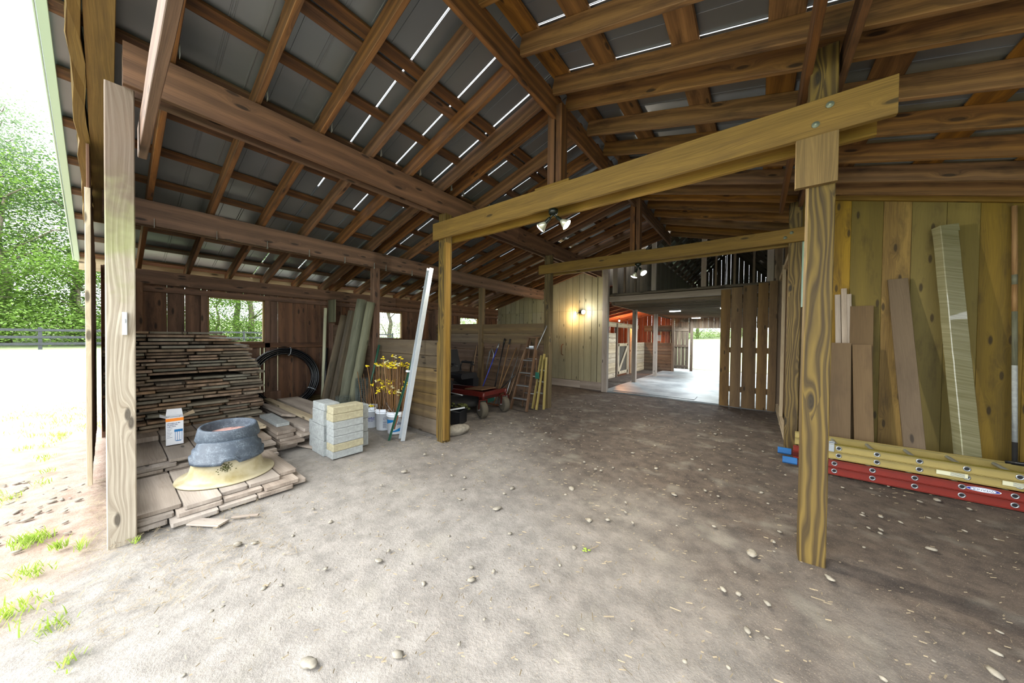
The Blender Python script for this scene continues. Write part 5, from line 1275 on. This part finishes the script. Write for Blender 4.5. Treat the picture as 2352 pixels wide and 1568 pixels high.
def blades():
    mb = MB(); rs = random.Random(2)
    def tuft(x, y, n, h, sp):
        for i in range(n):
            a, q = rs.uniform(0, 6.28), rs.uniform(0, sp); p = Vector((x+math.cos(a)*q, y+math.sin(a)*q*.8, -.005)); hh = h*rs.uniform(.5, 1.2); b = rs.uniform(0, 6.28)
            tip = p+Vector((math.cos(b)*hh*.7, math.sin(b)*hh*.7, hh)); md = p.lerp(tip, .5)+Vector((0, 0, hh*.15)); w = Vector((-math.sin(b), math.cos(b), 0))*rs.uniform(.0015, .004)
            mb.quad([p-w, p+w, md+w*.8, md-w*.8]); mb.quad([md-w*.8, md+w*.8, tip, tip])
    for x, y, n, h, s in ((-4.35, -.35, 220, .06, .14), (-4.05, -.22, 60, .07, .05), (-3.9, -.12, 26, .10, .04), (-3.72, .13, 18, .05, .03), (-3.75, -.3, 90, .05, .12), (-5.6, -.75, 260, .06, .3), (-3.3, -.35, 160, .05, .2), (-3.0, -.2, 60, .05, .12), (-2.6, -.12, 24, .05, .08)): tuft(x, y, n, h, s)
    for i in range(60): tuft(rs.uniform(-9, -3.6), rs.uniform(-2.2, -.4), 28, .05, .13)
    for i in range(300): tuft(rs.uniform(-15, -8.5), rs.uniform(-3, 10) if rs.random() < .3 else rs.uniform(-3, 0), 22, .06, .25)
    mb.keep = True
    tag(mb.build('grass', 'grassb'), 'short grass growing at the edge of the dirt outside the shed', 'grass', kind='stuff')
blades()
# a fleck of green clover on the dirt
mb = MB()
for k in range(9): mb.blob((-.98+rn.uniform(-.02, .02), 2.2+rn.uniform(-.02, .02), .008), (.012, .008, .004), k, 1)
tag(mb.build('clover_sprig', 'grassb', origin=(-.98, 2.2, 0)), 'tiny green sprig on the dirt in the middle of the floor', 'plant')

# ------------------------------------------------------------ fence and trees outside
def fence(p0, p1, lab):
    p0, p1 = Vector(p0), Vector(p1); t = empty('board_fence', p0, lab, 'fence', world=True); L = (p1-p0).length; n = int(L/2.4)
    for i in range(n+1):
        p = p0.lerp(p1, i/n); mb = MB(); mb.board(p+Vector((0, 0, -.2)), p+Vector((0, 0, 1.35)), .14, .14, up=(0, 1, 0)); mb.build('fence_post', 'fenceb', t)
    for z in (.35, .75, 1.18):
        mb = MB(); mb.board(p0+Vector((.09, 0, z)), p1+Vector((.09, 0, z)), .03, .15, nu=n, jig=.01); mb.build('fence_rail', 'fenceb', t)
fence((-33, -22, .46), (-36, 22, .52), 'long black three-board paddock fence in front of the trees')
fence((-36, 24.4, .52), (-20, 40, .6), 'black paddock fence running off behind the shed')
def tree_mesh(kind, h, r, seed, leaves, z0=.12, lsz=.21):
    leaves = int(leaves*3.2); rs = random.Random(seed); tb = MB(); fb = MB()
    tr = .16+h*.012
    tb.tube([(rs.uniform(-.1, .1)*i, rs.uniform(-.1, .1)*i, -.3+h*.85*i/6) for i in range(7)], tr, 8, radii=[tr*(1.1-i*.15) for i in range(7)])
    cl = []
    for i in range(26 if kind != 'bush' else 12):
        f = rs.uniform(z0, 1); a = rs.uniform(0, 6.28)
        prof = math.sin(min(1, (f-z0)/(1-z0)*.85+.15)*math.pi)**.6 if kind != 'cone' else (1-f)*1.1+.1
        d = r*prof*rs.uniform(.35, .95); c = Vector((math.cos(a)*d, math.sin(a)*d, h*f)); cl.append(c)
        if i < 16: tb.tube([(0, 0, max(.3, c.z-d*.6)), c*.6+Vector((0, 0, c.z*.37)), c], .05, 5, radii=[.08, .05, .02])
    for i in range(leaves):
        c = rs.choice(cl); k = r*.34
        p = c+Vector((rs.gauss(0, k), rs.gauss(0, k), rs.gauss(0, k*.55))); s = lsz*rs.uniform(.5, 1.1)
        if p.z < .1: p.z = rs.uniform(.1, 1)
        n = Vector((rs.gauss(0, .5), rs.gauss(0, .5), 1)).normalized(); a = n.orthogonal().normalized(); a.rotate(Matrix.Rotation(rs.uniform(0, 6.28), 3, n)); b = n.cross(a)
        fb.quad([p-a*s*.5, p+b*s*.3, p+a*s*.5, p-b*s*.3])
    tb.keep = fb.keep = True
    return tb, fb
def tree(kind, h, r, seed, leaves, mat, loc, lab, group=None, z0=.12, lsz=.21):
    tb, fb = tree_mesh(kind, h, r, seed, leaves, z0, lsz); t = empty('leafy_tree', loc, lab, 'tree', group)
    tb.build('trunk', 'bark', t); fb.build('foliage', mat, t); return t
P1 = tree('round', 13, 4.6, 1, 7000, 'leaf', (-43, -4.5, .6), 'bright green leafy tree behind the fence at the far left of the picture')
P2 = tree('cone', 19, 3.6, 2, 6500, 'leaf3', (-48, -5.2, 1.2), 'tall pale pointed tree standing above the others at the far left')
P3 = tree('round', 11, 5.0, 3, 7000, 'leaf2', (-44, 3, .8), 'deep green tree half hidden by the edge of the roof at the left')
P4 = tree('bush', 6, 4.0, 4, 4500, 'leaf', (-40, -1, .6), 'low leafy bush along the fence at the left', z0=.02)
k = 0
for src, x, y, z, s, lab in (
    (P4, -40, -9, .6, 1.1, 'low leafy bush along the fence left of the pale tree'), (P1, -46, -12, .9, 1.1, 'bright leafy tree at the extreme left behind the fence'), (P3, -50, -8, 1.2, 1.2, 'dark green tree behind the pale pointed tree'),
    (P1, -38, 8.5, .6, .85, 'bright leafy tree seen through the big opening in the left wall'), (P3, -42, 11.5, .7, 1.0, 'deep green tree at the right of the view through the big opening'), (P2, -46, 9, .9, .8, 'pale tall tree behind the big opening in the left wall'), (P4, -38, 6, .6, .8, 'low bush behind the fence below the big opening'), (P4, -38, 13, .6, .9, 'low bush at the right under the big opening'),
    (P4, -39, -5.5, .6, .9, 'small round bush in front of the bright tree at the far left'), (P4, -39.5, 3.0, .6, 1.0, 'leafy bush under the roof edge at the left'), (P3, -47, -1.5, 1.0, 1.25, 'dark green tree filling the gap right of the pale pointed tree'),
    (P3, -40, 24, .6, 1.0, 'deep green tree seen through the wire mesh opening'), (P1, -36, 30, .6, 1.0, 'bright tree beside the deep green one beyond the wire mesh opening'), (P2, -44, 20, .9, .8, 'pale tall tree left in the wire mesh view'), (P3, -30, 38, .6, 1.0, 'deep green tree in the view of the furthest mesh opening'), (P1, -38, 40, .6, 1.1, 'bright tree in the view of the furthest mesh opening'),
    (P1, -7.5, 58, 1.6, .75, 'pale green tree in the middle of the far barn doorway'), (P4, -4.3, 60, 1.8, .7, 'low bush at the right in the far barn doorway'), (P4, -9.5, 57, 1.6, .7, 'low bush at the left in the far barn doorway'), (P3, -13, 62, 2.0, .8, 'deep green tree left behind the far barn doorway'), (P3, -2, 66, 2.2, .8, 'deep green tree right behind the far barn doorway')):
    dup(src, (x, y, z), (0, 0, k*1.3), label=lab, scale=(s, s, s)); k += 1
